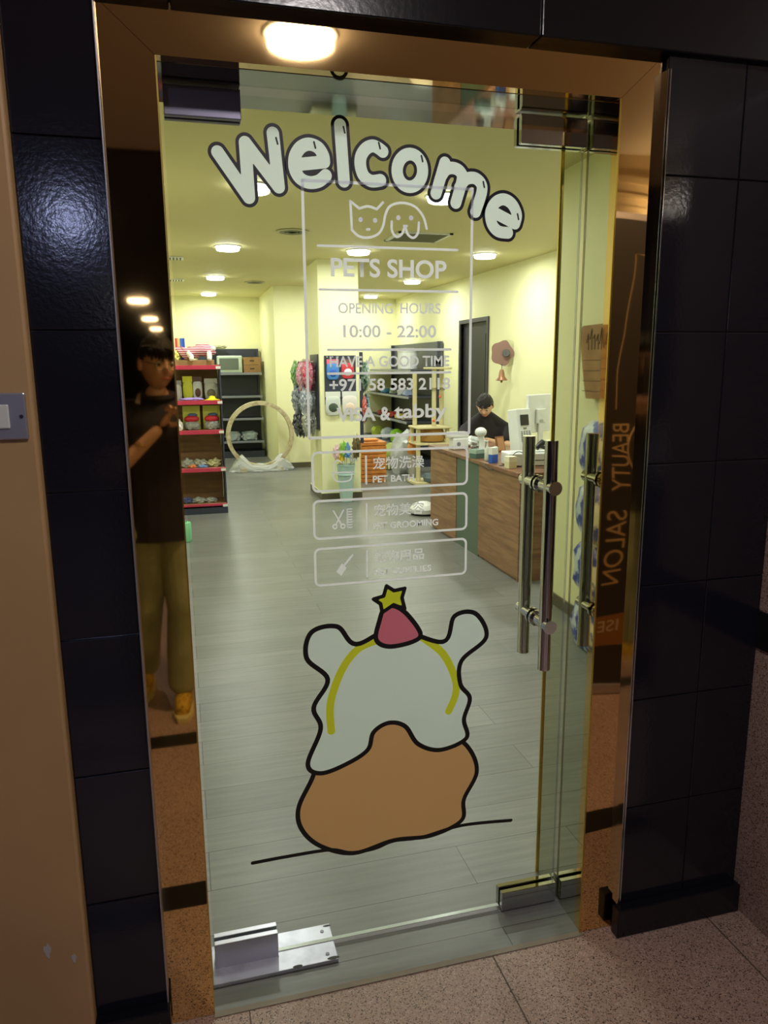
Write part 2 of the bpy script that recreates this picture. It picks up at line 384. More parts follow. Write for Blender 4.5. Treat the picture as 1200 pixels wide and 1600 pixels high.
# bronze frame
struct(MB().prism([(-.108, YF, 0), (-.010, YF, 0), (-.010, YF, 2.052), (-.108, YF, 2.140)], (0, .03, 0)).build('trim_frame_left', M_bronze))
struct(MB().prism([(-.108, YF, 2.141), (-.010, YF, 2.053), (.948, YF, 2.053), (1.043, YF, 2.141)], (0, .03, 0)).build('trim_frame_top', M_bronze))
struct(MB().prism([(.948, YF, 0), (1.043, YF, 0), (1.043, YF, 2.140), (.948, YF, 2.052)], (0, .03, 0)).build('trim_frame_right', M_bronzeR))
b = MB().box(1.0425, 1.0455, 1.524, 1.552, .08, 2.11, bev=.001).box(1.0460, 1.0490, 1.520, 1.545, .08, 2.11, bev=.001)
struct(b.build('trim_corner_right', M_chrome))
struct(MB().box(-.1105, -.1075, 1.522, 1.552, .08, 2.14, bev=.001).build('trim_corner_left', M_brush))
# mirror jambs of the opening
struct(MB().box(.948, .956, YF + .03, YI + .002, 0, 2.06).build('trim_jamb_right', M_jamb))
struct(MB().box(-.018, -.010, YF + .03, YI + .002, 0, 2.06).build('trim_jamb_left', M_jamb))
struct(MB().box(-.010, .948, YF + .03, YI + .002, 2.052, 2.060).build('trim_jamb_top', mirror('dull polished steel soffit', (0.36, 0.37, 0.33), 0.05)))
struct(MB().box(.9445, .9485, YF - .0015, YF + .0015, 0, 2.052).build('trim_brass_front', M_brass))
struct(MB().box(.9430, .9485, YI - .001, YI + .0035, .0, 2.052).build('trim_brass_rear', M_brass))
struct(MB().box(-.0105, -.0075, YF - .0015, YF + .0015, 0, 2.052).build('trim_brass_left', M_brass))

# =================================================================== GLASS DOOR
door = thing('glass_door', 'frameless glass entrance door with vinyl stickers and steel pull handle', 'door', (.47, YG, 0))
MB().box(-.002, .940, YG, YG + .010, .012, 2.042).build('glass_panel', glass_mat(), door)
edge = mat('green glass edge', (.30, .42, .36), .1)
MB().box(.9402, .9408, YG, YG + .010, .06, 1.985).build('glass_edge', M_chrome, door)
MB().box(.157, .774, YG - .0004, YG + .0104, .0095, .0118).build('bottom_edge', mat('bright glass edge', (.8, .84, .82), .15), door)
def patch(name, x0, x1, z0, z1, m, lab=None):
    b = MB(); b.box(x0, x1, YG - .016, YG - .0005, z0, z1, bev=.0015); b.box(x0, x1, YG + .0105, YG + .026, z0, z1, bev=.0015)
    zz = z0 if z0 > 1 else z0
    b.box(x0, x1, YG - .012, YG + .022, (z1 - .001 if z0 > 1 else z0), (z1 + .004 if z0 > 1 else z0 + .004))
    o = b.build(name, m, door)
    if lab: o['label'] = lab
    return o
dk = mat('dark steel fitting', (.13, .13, .155), .28, .9)
patch('corner_fitting', 0, .152, 1.990, 2.044, mat('grey violet steel fitting', (.20, .19, .26), .4, .8), 'matt grey top pivot fitting')
patch('corner_fitting', .775, .940, 1.985, 2.044, M_chrome, 'polished top lock fitting')
patch('corner_fitting', 0, .158, .006, .078, M_brush, 'matt aluminium bottom pivot fitting')
patch('corner_fitting', .776, .940, .004, .060, M_chrome, 'polished bottom lock fitting')
HX = .857
def pull(yc, nm, lab):
    o = MB().cyl((HX, yc, .728), (HX, yc, 1.314), .0165, n=32).build(nm, M_chrome, door, True)
    o['label'] = lab
    return o
pull(YG - .055, 'handle_bar', 'outer steel pull bar'); pull(YG + .067, 'handle_bar', 'inner steel pull bar')
for z in (1.200, .848):
    b = MB().cyl((HX, YG - .080, z), (HX, YG - .0006, z), .0155, n=28).cyl((HX, YG + .0106, z), (HX, YG + .092, z), .0155, n=28)
    b.cyl((HX, YG - .0835, z), (HX, YG - .080, z), .0175, n=28)
    b.cyl((HX, YG - .009, z), (HX, YG - .0006, z), .021, n=28).cyl((HX, YG + .0106, z), (HX, YG + .019, z), .021, n=28)
    b.build('handle_mount', M_chrome, door, True)
cp = thing('floor_pivot_cover', 'scuffed white metal pivot cover plate on the floor under the door corner', 'cover plate', (.15, 1.68, 0))
MB().box(-.008, .304, 1.622, 1.750, .0005, .010, bev=.0015).build('plate', mat('scuffed white metal', srgb(196, 198, 212), .32, .45, noise=(18, srgb(170, 172, 186), .45, .7)), cp)
for x, y in ((.28, 1.645), (.28, 1.725)): MB().cyl((x, y, .0099), (x, y, .0112), .005).build('screw', dk, cp)
for x, y, r in ((.292, 1.6285, .012), (.2, 1.6255, .010), (.296, 1.742, .008)):
    MB().lathe([(r, 0), (r * .8, .0004)], (x, y, .0099), 9, 1.4, .5).build('chip', mat('dark chipped patch', (.05, .05, .05), .7), cp)

# =================================================================== STICKERS
SY = YG - .0006
def P2(px, py):
    p = onY(px, py, YG); return Vector((p.x, p.z))
def smooth_path(p, n=8, closed=False):
    out = []; N = len(p)
    rng = range(N if closed else N - 1)
    for i in rng:
        g = (lambda k: p[k % N]) if closed else (lambda k: p[min(max(k, 0), N - 1)])
        a, b, c, d = g(i - 1), g(i), g(i + 1), g(i + 2)
        for k in range(n):
            t = k / n
            out.append(.5 * ((2 * b) + (-a + c) * t + (2 * a - 5 * b + 4 * c - d) * t * t + (-a + 3 * b - 3 * c + d) * t ** 3))
    if not closed: out.append(p[-1])
    return out
def stroke_faces(b, path, wd, y, closed=False, cap=True):
    """ribbon of constant width with round ends and joints, facing the street, lying on the glass"""
    path = [p for i, p in enumerate(path) if i == 0 or (p - path[i - 1]).length > 1e-6]
    if closed and (path[0] - path[-1]).length < 1e-6: path = path[:-1]
    r = wd / 2; N = len(path)
    def nrm(d): return Vector((-d.y, d.x)).normalized()
    def disc(a, yy): b.faces.new([b.verts.new((a.x + r * math.cos(t * PI / 10), yy, a.y + r * math.sin(t * PI / 10))) for t in range(20)])
    runs = []
    seq = path + ([path[0]] if closed else [])
    cur = [seq[0]]; sharp0 = None
    for i in range(1, len(seq)):
        cur.append(seq[i])
        if i < len(seq) - 1 and (seq[i] - seq[i - 1]).angle(seq[i + 1] - seq[i], 0) > R(38):
            runs.append(cur); cur = [seq[i]]
    runs.append(cur)
    k = 0
    loop1 = closed and len(runs) == 1
    for run in runs:
        yy = y + k * 1.2e-5; k += 1
        L_, R_ = [], []
        for i, p in enumerate(run):
            if loop1 and i in (0, len(run) - 1): d0, d1 = run[-1] - run[-2], run[1] - run[0]
            else: d0 = p - run[i - 1] if i > 0 else run[1] - p; d1 = run[i + 1] - p if i < len(run) - 1 else d0
            n = nrm(d0.normalized() + d1.normalized()); c = max(.6, n.dot(nrm(d1)))
            L_.append(b.verts.new((p.x + n.x * r / c, yy, p.y + n.y * r / c))); R_.append(b.verts.new((p.x - n.x * r / c, yy, p.y - n.y * r / c)))
        for i in range(len(run) - 1): b.faces.new((L_[i], R_[i], R_[i + 1], L_[i + 1]))
    if not loop1:
        ends = {(round(q.x, 6), round(q.y, 6)): q for run in runs for q in (run[0], run[-1])}
        for q in ends.values(): disc(q, y + k * 1.2e-5); k += 1
def stroke(name, parent, paths, wd, m, lay=0, closed=False):
    b = bmesh.new()
    for q, p in enumerate(paths): stroke_faces(b, p, wd, SY - lay * .0006 + q * 6e-5, closed)
    me = bpy.data.meshes.new(name); b.to_mesh(me); b.free()
    return link(name, me, m, parent)
def fill(name, parent, outline, m, lay=0):
    b = bmesh.new(); y = SY - lay * .0006
    vs = [b.verts.new((v.x, y, v.y)) for v in outline]; f = b.faces.new(vs)
    bmesh.ops.triangulate(b, faces=[f], ngon_method='EAR_CLIP')
    me = bpy.data.meshes.new(name); b.to_mesh(me); b.free()
    return link(name, me, m, parent)
def text(name, parent, s, pl, pr, hpx, m=M_vinyl, bold=0.0, lay=0, y=None, space=1.0):
    """pl, pr: points (x,z) of the text's lower left and lower right; h: capital height"""
    cu = bpy.data.curves.new(name, 'FONT'); cu.body = s; cu.size = 1; cu.offset = bold; cu.resolution_u = 5; cu.space_character = space
    to = bpy.data.objects.new('t', cu); C.objects.link(to); bpy.context.view_layer.update()
    dg = bpy.context.evaluated_depsgraph_get(); me = bpy.data.meshes.new_from_object(to.evaluated_get(dg))
    bpy.data.objects.remove(to); bpy.data.curves.remove(cu)
    me.name = name; me.materials.clear()
    xs = [v.co.x for v in me.vertices]; ys = [v.co.y for v in me.vertices]
    x0, x1, z0, z1 = min(xs), max(xs), min(ys), max(ys)
    yy = SY - lay * .0006 if y is None else y
    ax = (pr - pl)
    for v in me.vertices:
        t = (v.co.x - x0) / (x1 - x0); k = (v.co.y - z0) / (z1 - z0)
        q = pl + ax * t
        v.co = (q.x, yy, q.y + k * hpx)
    return link(name, me, m, parent)

import numpy as np
class Film:
    """flat cut film on the glass: the region where every field function is positive"""
    def __init__(f, pts, pad, cell):
        P_ = np.array([(p.x, p.y) for p in pts]); f.x0, f.z0 = P_.min(0) - pad; f.x1, f.z1 = P_.max(0) + pad
        f.nx, f.nz = int((f.x1 - f.x0) / cell) + 2, int((f.z1 - f.z0) / cell) + 2
        f.X, f.Z = np.meshgrid(f.x0 + cell * np.arange(f.nx), f.z0 + cell * np.arange(f.nz), indexing='ij')
    def dist(f, paths, closed=False):
        D = np.full(f.X.shape, 9.0)
        for path in paths:
            q = list(path) + ([path[0]] if closed else [])
            for a, b_ in zip(q, q[1:]):
                dx, dz = b_.x - a.x, b_.y - a.y; L2 = dx * dx + dz * dz
                t = np.clip(((f.X - a.x) * dx + (f.Z - a.y) * dz) / L2, 0, 1) if L2 > 0 else 0
                D = np.minimum(D, np.hypot(f.X - a.x - t * dx, f.Z - a.y - t * dz))
        return D
    def sdf(f, poly):
        D = f.dist([poly], True); ins = np.zeros(f.X.shape, bool); n = len(poly)
        for i in range(n):
            a, b_ = poly[i], poly[(i + 1) % n]
            if a.y == b_.y: continue
            c = ((a.y > f.Z) != (b_.y > f.Z)) & (f.X < (b_.x - a.x) * (f.Z - a.y) / (b_.y - a.y) + a.x); ins ^= c
        return np.where(ins, D, -D)
    def cut(f, name, parent, fields, m, lay=1, raw=False):
        y = SY - lay * .0006; b = bmesh.new(); cache = {}
        def vert(x, z):
            k = (round(x, 6), round(z, 6))
            if k not in cache: cache[k] = b.verts.new((x, y, z))
            return cache[k]
        allpos = np.ones(f.X.shape, bool)
        for F_ in fields: allpos &= F_ > 0
        c = lambda A: (A[:-1, :-1], A[1:, :-1], A[1:, 1:], A[:-1, 1:])
        full = np.logical_and.reduce(c(allpos))
        some = np.ones(full.shape, bool)
        for F_ in fields: some &= np.logical_or.reduce([q > 0 for q in c(F_)])
        for i, j in np.argwhere(some):
            ids = ((i, j), (i + 1, j), (i + 1, j + 1), (i, j + 1))
            if full[i, j]:
                b.faces.new([vert(f.X[k], f.Z[k]) for k in ids]); continue
            for tri in ((0, 1, 2), (0, 2, 3)):
                poly = [(f.X[ids[k]], f.Z[ids[k]], [F_[ids[k]] for F_ in fields]) for k in tri]
                for q in range(len(fields)):
                    out = []
                    for e in range(len(poly)):
                        A, B_ = poly[e], poly[(e + 1) % len(poly)]; va, vb = A[2][q], B_[2][q]
                        if va > 0: out.append(A)
                        if (va > 0) != (vb > 0):
                            t = va / (va - vb); out.append((A[0] + (B_[0] - A[0]) * t, A[1] + (B_[1] - A[1]) * t, [u + (w - u) * t for u, w in zip(A[2], B_[2])]))
                    poly = out
                    if len(poly) < 3: break
                if len(poly) >= 3:
                    vs_ = []
                    for p in poly:
                        v = vert(p[0], p[1])
                        if v not in vs_: vs_.append(v)
                    if len(vs_) >= 3:
                        try: b.faces.new(vs_)
                        except ValueError: pass
        bmesh.ops.dissolve_limit(b, angle_limit=R(.5), verts=b.verts[:], edges=b.edges[:])
        me = bpy.data.meshes.new(name); b.to_mesh(me); b.free()
        if raw: return me
        return link(name, me, m, parent)

c1 = lambda x, y: P2(320 + x / 4.615, 170 + y / 4.615)
c2 = lambda x, y: P2(570 + x / 4.615, 200 + y / 4.615)
def arc(cf, cx, cy, rx, ry, a0, a1, n=30): return [cf(cx + rx * math.cos(R(a0 + (a1 - a0) * k / n)), cy + ry * math.sin(R(a0 + (a1 - a0) * k / n))) for k in range(n + 1)]
letters = [
    ('letter', [[c1(92, 313), c1(318, 640), c1(290, 245), c1(533, 565), c1(490, 178)]], 0),
    ('letter', [[c1(655, 404), c1(860, 384)] + smooth_path([c1(860, 384), c1(852, 335), c1(815, 280), c1(750, 256), c1(690, 280), c1(650, 345), c1(648, 430), c1(685, 500), c1(750, 532), c1(820, 523), c1(872, 482)])], 0),
    ('letter', [[c1(974, 118), c1(1003, 523)]], 0),
    ('letter', [smooth_path([c2(128, 170), c2(95, 145), c2(55, 130), c2(8, 150), c2(-28, 205), c2(-32, 275), c2(-8, 345), c2(45, 383), c2(112, 378)])], 0),
    ('letter', [arc(c2, 324, 307, 92, 118, 0, 360, 40)], 0),
    ('letter', [[c2(576, 252), c2(512, 472)], smooth_path([c2(548, 350), c2(585, 300), c2(640, 290), c2(688, 318), c2(700, 375), c2(655, 540)]), smooth_path([c2(682, 430), c2(725, 372), c2(790, 362), c2(838, 405), c2(840, 470), c2(797, 605)])], 0),
    ('letter', [[c2(935, 612), c2(1082, 690)] + smooth_path([c2(1082, 690), c2(1094, 625), c2(1060, 550), c2(1000, 515), c2(940, 540), c2(905, 610), c2(915, 690), c2(960, 745), c2(1030, 757)])], 0)]
wel = thing('welcome_sticker', 'arched white bubble lettering reading Welcome with black outline on the glass', 'sticker', (.4, SY, 1.95))
U = 1.0 / F * 1.74     # metres per photo pixel near the glass
GLY = 'Welcome'
hl = [c1(517, 232), c1(790, 262), c1(1002, 152), c2(103, 128), c2(410, 222), c2(855, 408), c2(1102, 640)]
for (nm, paths, _), h in zip(letters, hl):
    fm = Film([p for q in paths for p in q], .03, .0016); D = fm.dist(paths); hp_ = Vector((h.x, h.y))
    H = fm.dist([[hp_ + Vector((-.001, .006)), hp_ + Vector((.002, -.006))]])
    out = fm.cut(nm, wel, [D - 8.7 * U, 13.4 * U - D], M_vk)
    ins = fm.cut('letter_fill', out, [8.7 * U - D, H - 1.3 * U], M_vw)
    fm.cut('letter_highlight', out, [1.3 * U - H], M_vk)
# the children of letters are built in world coordinates: cancel the empty's offset handled by their parent

# opening hours sticker
c6 = lambda x, y: P2(450 + x / 3.871, 260 + y / 3.871)
c7 = lambda x, y: P2(460 + x / 4.0, 540 + y / 4.0)
FX0, FX1, FZ1, FZ0 = .276, .664, 1.884, 1.334
hrs = thing('opening_hours_sticker', 'tall framed pale lettering with cat and dog outline and opening hours', 'sticker', (.47, SY, 1.6))
V = Vector
stroke('frame', hrs, [[V((FX0, FZ0)), V((FX1, FZ0)), V((FX1, FZ1)), V((FX0, FZ1))]], 4.2 * U, M_vinyl, 4, True)
lw = 3.6 * U
stroke('animal_logo', hrs, [
    [c6(375, 212), c6(385, 385)] + smooth_path([c6(385, 385), c6(425, 422), c6(480, 432), c6(540, 412), c6(572, 365), c6(588, 290), c6(618, 240), c6(690, 222), c6(765, 245), c6(815, 305), c6(836, 378)]),
    [c6(375, 212), c6(430, 256)] + smooth_path([c6(430, 256), c6(482, 243), c6(535, 260)]) + [c6(572, 220)],
    smooth_path([c6(625, 335), c6(627, 390), c6(652, 427), c6(685, 412), c6(706, 370), c6(722, 412), c6(755, 433), c6(783, 405), c6(789, 342)]),
    [c6(700, 362), c6(716, 362)], [c6(476, 382), c6(490, 382)]], lw, M_vinyl, 4)
for e_ in ((437, 322), (525, 327), (665, 311), (742, 312)): stroke('animal_eye', hrs, [[c6(*e_), c6(e_[0], e_[1] + 2)]], 6.5 * U, M_vinyl, 4)
def hl_(x0, x1, z): stroke('rule', hrs, [[V((x0, z)), V((x1, z))]], 3.6 * U, M_vinyl, 4)
for a, b_ in ((c6(180, 482), c6(1022, 505)), (c6(190, 745), c6(1022, 760)), (c6(242, 1110), c6(980, 1107)), (c7(210, 170), c7(970, 172))):
    hl_(a.x, b_.x, (a.y + b_.y) / 2)
def tx(par, s, a, b_, h, bold=0.0, nm='lettering', space=1.0):
    z = (a.y + b_.y) / 2
    return text(nm, par, s, V((a.x, z)), V((b_.x, z)), h, M_vinyl, bold, 4, space=space)
tx(hrs, 'PETS SHOP', c6(258, 668), c6(955, 682), 27 * U, .024)
tx(hrs, 'OPENING', c6(303, 890), c6(632, 893), 15.5 * U, .012); tx(hrs, 'HOURS', c6(677, 890), c6(920, 893), 15.5 * U, .012)
tx(hrs, '10:00 - 22:00', c6(333, 1035), c6(893, 1037), 18.5 * U, .020)
tx(hrs, 'HAVE A GOOD TIME', c7(220, 135), c7(965, 130), 16.5 * U, .018)
tx(hrs, '+971 58 583 2118', c7(218, 284), c7(970, 276), 18.5 * U, .020)
a, b_ = c7(262, 475), c7(508, 472); tx(hrs, 'VISA', a, b_, 21.5 * U, .03)
a, b_ = c7(535, 468), c7(600, 467); tx(hrs, '&', a, b_, 21 * U, .03)
a, b_ = c7(622, 478), c7(950, 474); tx(hrs, 'tabby', a, b_, 28 * U, .022)

def service(label, z1, z0, cn, en, enx, icon):
    s = thing('service_sticker', label, 'sticker', (.47, SY, (z0 + z1) / 2), 'service stickers below the opening hours')
    r = .012; x0, x1 = .282, .660; path = []
    for cx, cz, a0 in ((x1 - r, z1 - r, 0), (x0 + r, z1 - r, 90), (x0 + r, z0 + r, 180), (x1 - r, z0 + r, 270)):
        path += [V((cx + r * math.cos(R(a0 + k * 15)), cz + r * math.sin(R(a0 + k * 15)))) for k in range(7)]
    stroke('frame', s, [path], 3.8 * U, M_vinyl, 4, True)
    zm = (z0 + z1) / 2; h = z1 - z0
    stroke('divider', s, [[V((.408, zm - h * .36)), V((.408, zm + h * .36))]], 3.0 * U, M_vinyl, 4)
    text('lettering', s, cn, V((.424, zm + .000)), V((.551, zm + .000)), 20 * U, M_vinyl, .012, 4)
    text('lettering', s, en, V((.424, zm - .031)), V((enx, zm - .031)), 11 * U, M_vinyl, .024, 4)
    g = lambda x, z: V((.352 + x, zm + z))
    if icon == 'bath':
        stroke('icon', s, [[g(-.026, -.003), g(.026, -.003)], smooth_path([g(-.022, -.003), g(-.02, -.018), g(-.010, -.024), g(.010, -.024), g(.02, -.018), g(.022, -.003)]),
                           smooth_path([g(-.020, .0), g(-.020, .018), g(-.012, .026), g(-.002, .02)])], 2.2 * U, M_vinyl, 4)
    elif icon == 'groom':
        stroke('icon', s, [[g(-.024, .020), g(-.006, -.012)], [g(0, .020), g(-.018, -.012)], arc(lambda x, y: g(x, y), -.021, -.018, .005, .005, 0, 360, 14), arc(lambda x, y: g(x, y), -.002, -.018, .005, .005, 0, 360, 14)], 2.4 * U, M_vinyl, 4)
        stroke('comb_icon', s, [[g(.009, -.022), g(.009, .022)]] + [[g(.009, -.022 + k * .0063), g(.020, -.022 + k * .0063)] for k in range(8)], 1.9 * U, M_vinyl, 4)
    else:
        fill('icon', s, [g(-.020, -.014), g(-.008, -.025), g(.005, -.006), g(-.006, .006)], M_vinyl, 4)
        stroke('icon_handle', s, [[g(.0, .001), g(.020, .024)]], 3.6 * U, M_vinyl, 4)
    return s
z = lambda x, y: c7(x, y).y
service('rounded pale sticker reading PET BATH, uppermost of the three service boxes', (z(90, 668) + z(1078, 636)) / 2, (z(100, 915) + z(1075, 860)) / 2, '宠物洗澡', 'PET BATH', .525, 'bath')
service('rounded pale sticker reading PET GROOMING with scissors and comb', (z(98, 975) + z(1075, 920)) / 2, (z(115, 1210) + z(1072, 1142)) / 2, '宠物美容', 'PET GROOMING', .587, 'groom')
service('rounded pale sticker reading PET SUPPLIES, lowest of the three service boxes', (z(110, 1273) + z(1072, 1205)) / 2, (z(125, 1500) + z(1072, 1422)) / 2, '宠物用品', 'PET SUPPLIES', .570, 'brush')

# plain generic shapes standing on a ground line (no figures)
c8 = lambda x, y: P2(380 + x / 2.7273, 900 + y / 2.7273)
art = thing('shape_sticker', 'large decal of plain white and tan rounded shapes below a pink cone and yellow star', 'sticker', (.45, SY, .8))
tan = smooth_path([c8(250, 1080), c8(235, 990), c8(290, 870), c8(330, 780), c8(430, 690), c8(560, 640), c8(700, 615), c8(830, 650), c8(950, 720), c8(995, 830), c8(940, 950), c8(930, 1040), c8(800, 1105), c8(640, 1125), c8(470, 1180), c8(330, 1150)], 8, True)
whi = smooth_path([c8(330, 650), c8(300, 560), c8(360, 440), c8(270, 350), c8(290, 240), c8(400, 215), c8(480, 290), c8(640, 225), c8(850, 280), c8(900, 170), c8(990, 160), c8(1035, 260), c8(930, 360), c8(925, 460), c8(965, 520), c8(940, 610), c8(950, 690), c8(840, 740), c8(745, 715), c8(690, 640), c8(620, 625), c8(555, 665), c8(530, 740), c8(440, 800), c8(330, 840), c8(275, 800)], 8, True)
bw = 4.0 * U
arcp = smooth_path([c8(375, 660), c8(372, 540), c8(420, 400), c8(490, 310), c8(580, 270)]); arcq = smooth_path([c8(765, 262), c8(850, 330), c8(900, 430), c8(905, 500), c8(875, 575)])
cone = smooth_path([c8(566, 270), c8(580, 190), c8(600, 140), c8(645, 128), c8(700, 165), c8(755, 245), c8(720, 280), c8(620, 300)], 8, True)
st = [c8(555, 98), c8(598, 85), c8(610, 42), c8(642, 62), c8(688, 52), c8(676, 92), c8(688, 140), c8(640, 122), c8(592, 155), c8(585, 118)]
gl = smooth_path([c8(40, 1222), c8(200, 1192), c8(370, 1166), c8(460, 1178), c8(560, 1160), c8(640, 1128), c8(760, 1112), c8(930, 1062), c8(1140, 1040)])
fm = Film(tan + whi + st + gl, .02, .0025)
SW, ST, SC, SS = fm.sdf(whi), fm.sdf(tan), fm.sdf(cone), fm.sdf(st); DP, DQ, DG = fm.dist([arcp]), fm.dist([arcq]), fm.dist([gl])
oc_ = -SC - bw; os_ = -SS - bw * .8; nl = DG - bw * .8
fm.cut('tan_shape', art, [ST - bw, -SW - bw, oc_, nl], M_vtan)
fm.cut('white_shape', art, [SW - bw, DP - 6.5 * U, DQ - 6.5 * U, oc_], M_vwg)
fm.cut('yellow_band', art, [6.5 * U - DP, SW - bw, oc_], M_vyel); fm.cut('yellow_band', art, [6.5 * U - DQ, SW - bw, oc_], M_vyel)
fm.cut('tan_outline', art, [bw - abs(ST), -SW - bw, nl], M_vcone)
fm.cut('white_outline', art, [bw - abs(SW), oc_], M_vcone)
fm.cut('cone_outline', art, [bw - abs(SC), os_], M_vcone); fm.cut('pink_cone', art, [SC - bw, os_], M_vpink)
fm.cut('star', art, [SS - bw * .8], M_vyel); fm.cut('star_outline', art, [bw * .8 - abs(SS)], M_vcone)
fm.cut('ground_line', art, [bw * .8 - DG], M_vcone)

# =================================================================== LIGHTS
def ceiling_light(x, y, z, label, group, power, colr, r=.108, m=None):
    t = thing('ceiling_light', label, 'ceiling light', (x, y, z), group)
    b = MB().tube([((r + .008) * math.cos(a * PI / 20), (r + .008) * math.sin(a * PI / 20), -.002) for a in range(40)], .008, 8, True)
    me_o = b.build('frame', M_white, t, True, world=False)
    MB().lathe([(r - .001, -.001), (r - .001, -.030), (r * .93, -.040)], (0, 0, 0), 32).build('diffuser', mat('glowing diffuser' + group[:4], (*colr, 1), .5, emit=(14 if power > 10 else 9)), t, False, world=False)
    la = bpy.data.lights.new('lamp', 'AREA'); la.shape = 'DISK'; la.size = 2 * r * .96; la.energy = power; la.color = colr; la.spread = R(180)
    lo = bpy.data.objects.new('lamp', la); C.objects.link(lo); lo.parent = t; lo.location = (0, 0, -.0405)
    return t
G1 = 'round downlights in the shop ceiling'
rowname = ['nearest row', 'second row', 'third row', 'farthest row']
colname = {.5: 'left', 1.75: 'middle', 3.07: 'right'}
for j, y in enumerate((4.95, 7.42, 9.92, 12.2)):
    for x in (.5, 1.75, 3.07):
        if x == 1.75 and y > 9: 
            if y > 12: continue
        ceiling_light(x, y, CEIL, 'round bright downlight in the %s column, %s of the shop ceiling' % (colname[x], rowname[j]), G1, SHOP_W, SHOP_COL)
for x in (.5, 3.07): ceiling_light(x, 2.6, CEIL, 'round bright downlight just inside the shop front at the %s' % colname[x], G1, SHOP_W * .4, SHOP_COL)
G2 = 'corridor downlights outside the shop'
ceiling_light(.47, .27, 2.62, 'round warm downlight above the entrance, mirrored in the bronze lintel', G2, HALL_W, HALL_COL, .115)
ceiling_light(-.72, -3.15, 2.60, 'cool downlight behind the photographer, shining on the left black tiles', G2, BACK_W, BACK_COL, .06)
ceiling_light(2.2, 1.12, 2.62, 'added unseen downlight that brightens the roll-up banner right of the entrance', G2, 9.0, HALL_COL, .10)  # extra lamp out of view, added to light the banner face
wl = thing('added_wall_lamp', 'small bare bulb wall lamp added for the glint on the right black tiles', 'wall lamp', (2.61, -.70, 2.26))  # bulb added on this wall to make the glint on the right tiles
MB().lathe([(.035, -.012), (.035, .012)], (0, 0, 0), 20).build('socket', M_brush, wl, True, world=False)
MB().ball((0, .05, 0), .035, 16).build('bulb', mat('glowing bulb', (1, .93, .85, 1), .5, emit=60), wl, True, world=False)
for i, y in enumerate((-10.5, -15.6, -20.6)):
    ceiling_light(-.6, y, 2.60, 'small white downlight %s the corridor' % ('midway down', 'far down', 'at the very end of')[i], G2, 7, (1, .98, .95), .16)

# vents and small ceiling fittings
v = thing('ceiling_vent', 'square white air vent grille in the shop ceiling behind the dog outline', 'vent', (2.08, 6.55, CEIL))
b = MB(); s_ = .24
b.box(-s_, s_, -s_, -s_ + .03, -.012, 0).box(-s_, s_, s_ - .03, s_, -.012, 0).box(-s_, -s_ + .03, -s_, s_, -.012, 0).box(s_ - .03, s_, -s_, s_, -.012, 0)
b.build('frame', M_white, v, world=False)
b = MB()
for k in range(11): b.box(-s_ + .03, s_ - .03, -.2 + k * .04 - .011, -.2 + k * .04 + .011, -.009, -.004, rot=(R(35), 0, 0))
b.build('grille', mat('grey grille', srgb(150, 150, 130), .5), v, world=False)
MB().box(-s_ + .02, s_ - .02, -s_ + .02, s_ - .02, -.002, 0).build('backing', mat('dark vent backing', srgb(70, 70, 58), .8), v, world=False)
for (x, y), lb in (((.97, 6.5), 'round ceiling diffuser left of the sticker frame'), ((1.04, 10.5), 'small round ceiling diffuser near the back of the shop')):
    t = thing('ceiling_diffuser', lb, 'vent', (x, y, CEIL), 'round ceiling diffusers')
    MB().lathe([(.13, 0), (.14, -.008), (.11, -.012), (.105, -.004)], (0, 0, 0), 32).build('rim', mat('grey white rim', srgb(190, 188, 150), .5), t, True, world=False)
    b = MB()
    for r_ in (.09, .065, .04): b.lathe([(r_, -.004), (r_ + .012, -.004), (r_ + .008, -.014), (r_, -.010)], (0, 0, 0), 28)
    b.build('louvre', mat('grey louvre', srgb(140, 140, 115), .5), t, True, world=False)
for (px, py), lb in (((271, 404), 'small square ceiling grille at the left door edge, nearer one'), ((275, 438), 'small square ceiling grille at the left door edge, farther one')):
    p = onZ(px, py, CEIL - .01)
    t = thing('ceiling_grille', lb, 'vent', (p.x, p.y, CEIL), 'square grilles above the shelves')
    MB().box(-.1, .1, -.1, .1, -.012, 0, bev=.003).build('frame', M_white, t, world=False)
    b = MB()
    for k in range(5): b.box(-.075 + k * .034, -.06 + k * .034, -.08, .08, -.016, -.0122)
    b.build('grille', mat('dark grille slot', srgb(80, 82, 70), .6), t, world=False)

# =================================================================== OUTSIDE THINGS
sw = thing('light_switch', 'grey metal wall switch plate on the beige wall', 'switch', (-.32, 1.50, 1.41))
MB().box(-.362, -.274, 1.492, 1.4995, 1.368, 1.453, bev=.003).build('plate', M_brush, sw)
MB().box(-.345, -.303, 1.488, 1.4925, 1.389, 1.432, bev=.002).build('rocker', M_white, sw)
for x in (-.283, -.353): MB().cyl((x, 1.4905, 1.410), (x, 1.4925, 1.410), .0035, n=12).build('screw', dk, sw)
b = MB()
for x, z_, r_ in ((-.345, .30, .010), (-.338, .285, .006), (-.273, .27, .005), (-.30, .255, .006)):
    b.lathe([(r_, 0), (r_ * .7, .0008)], (x, 1.4994, z_), 9)
o = b.build('paint_chip', mat('bare plaster', srgb(190, 190, 190), .8)); 
for v_ in o.data.vertices:   # turn the chips upright on the wall
    pass
tag(o, 'pale chipped paint spots low on the beige wall', 'paint chips')
bpy.data.objects.remove(o)
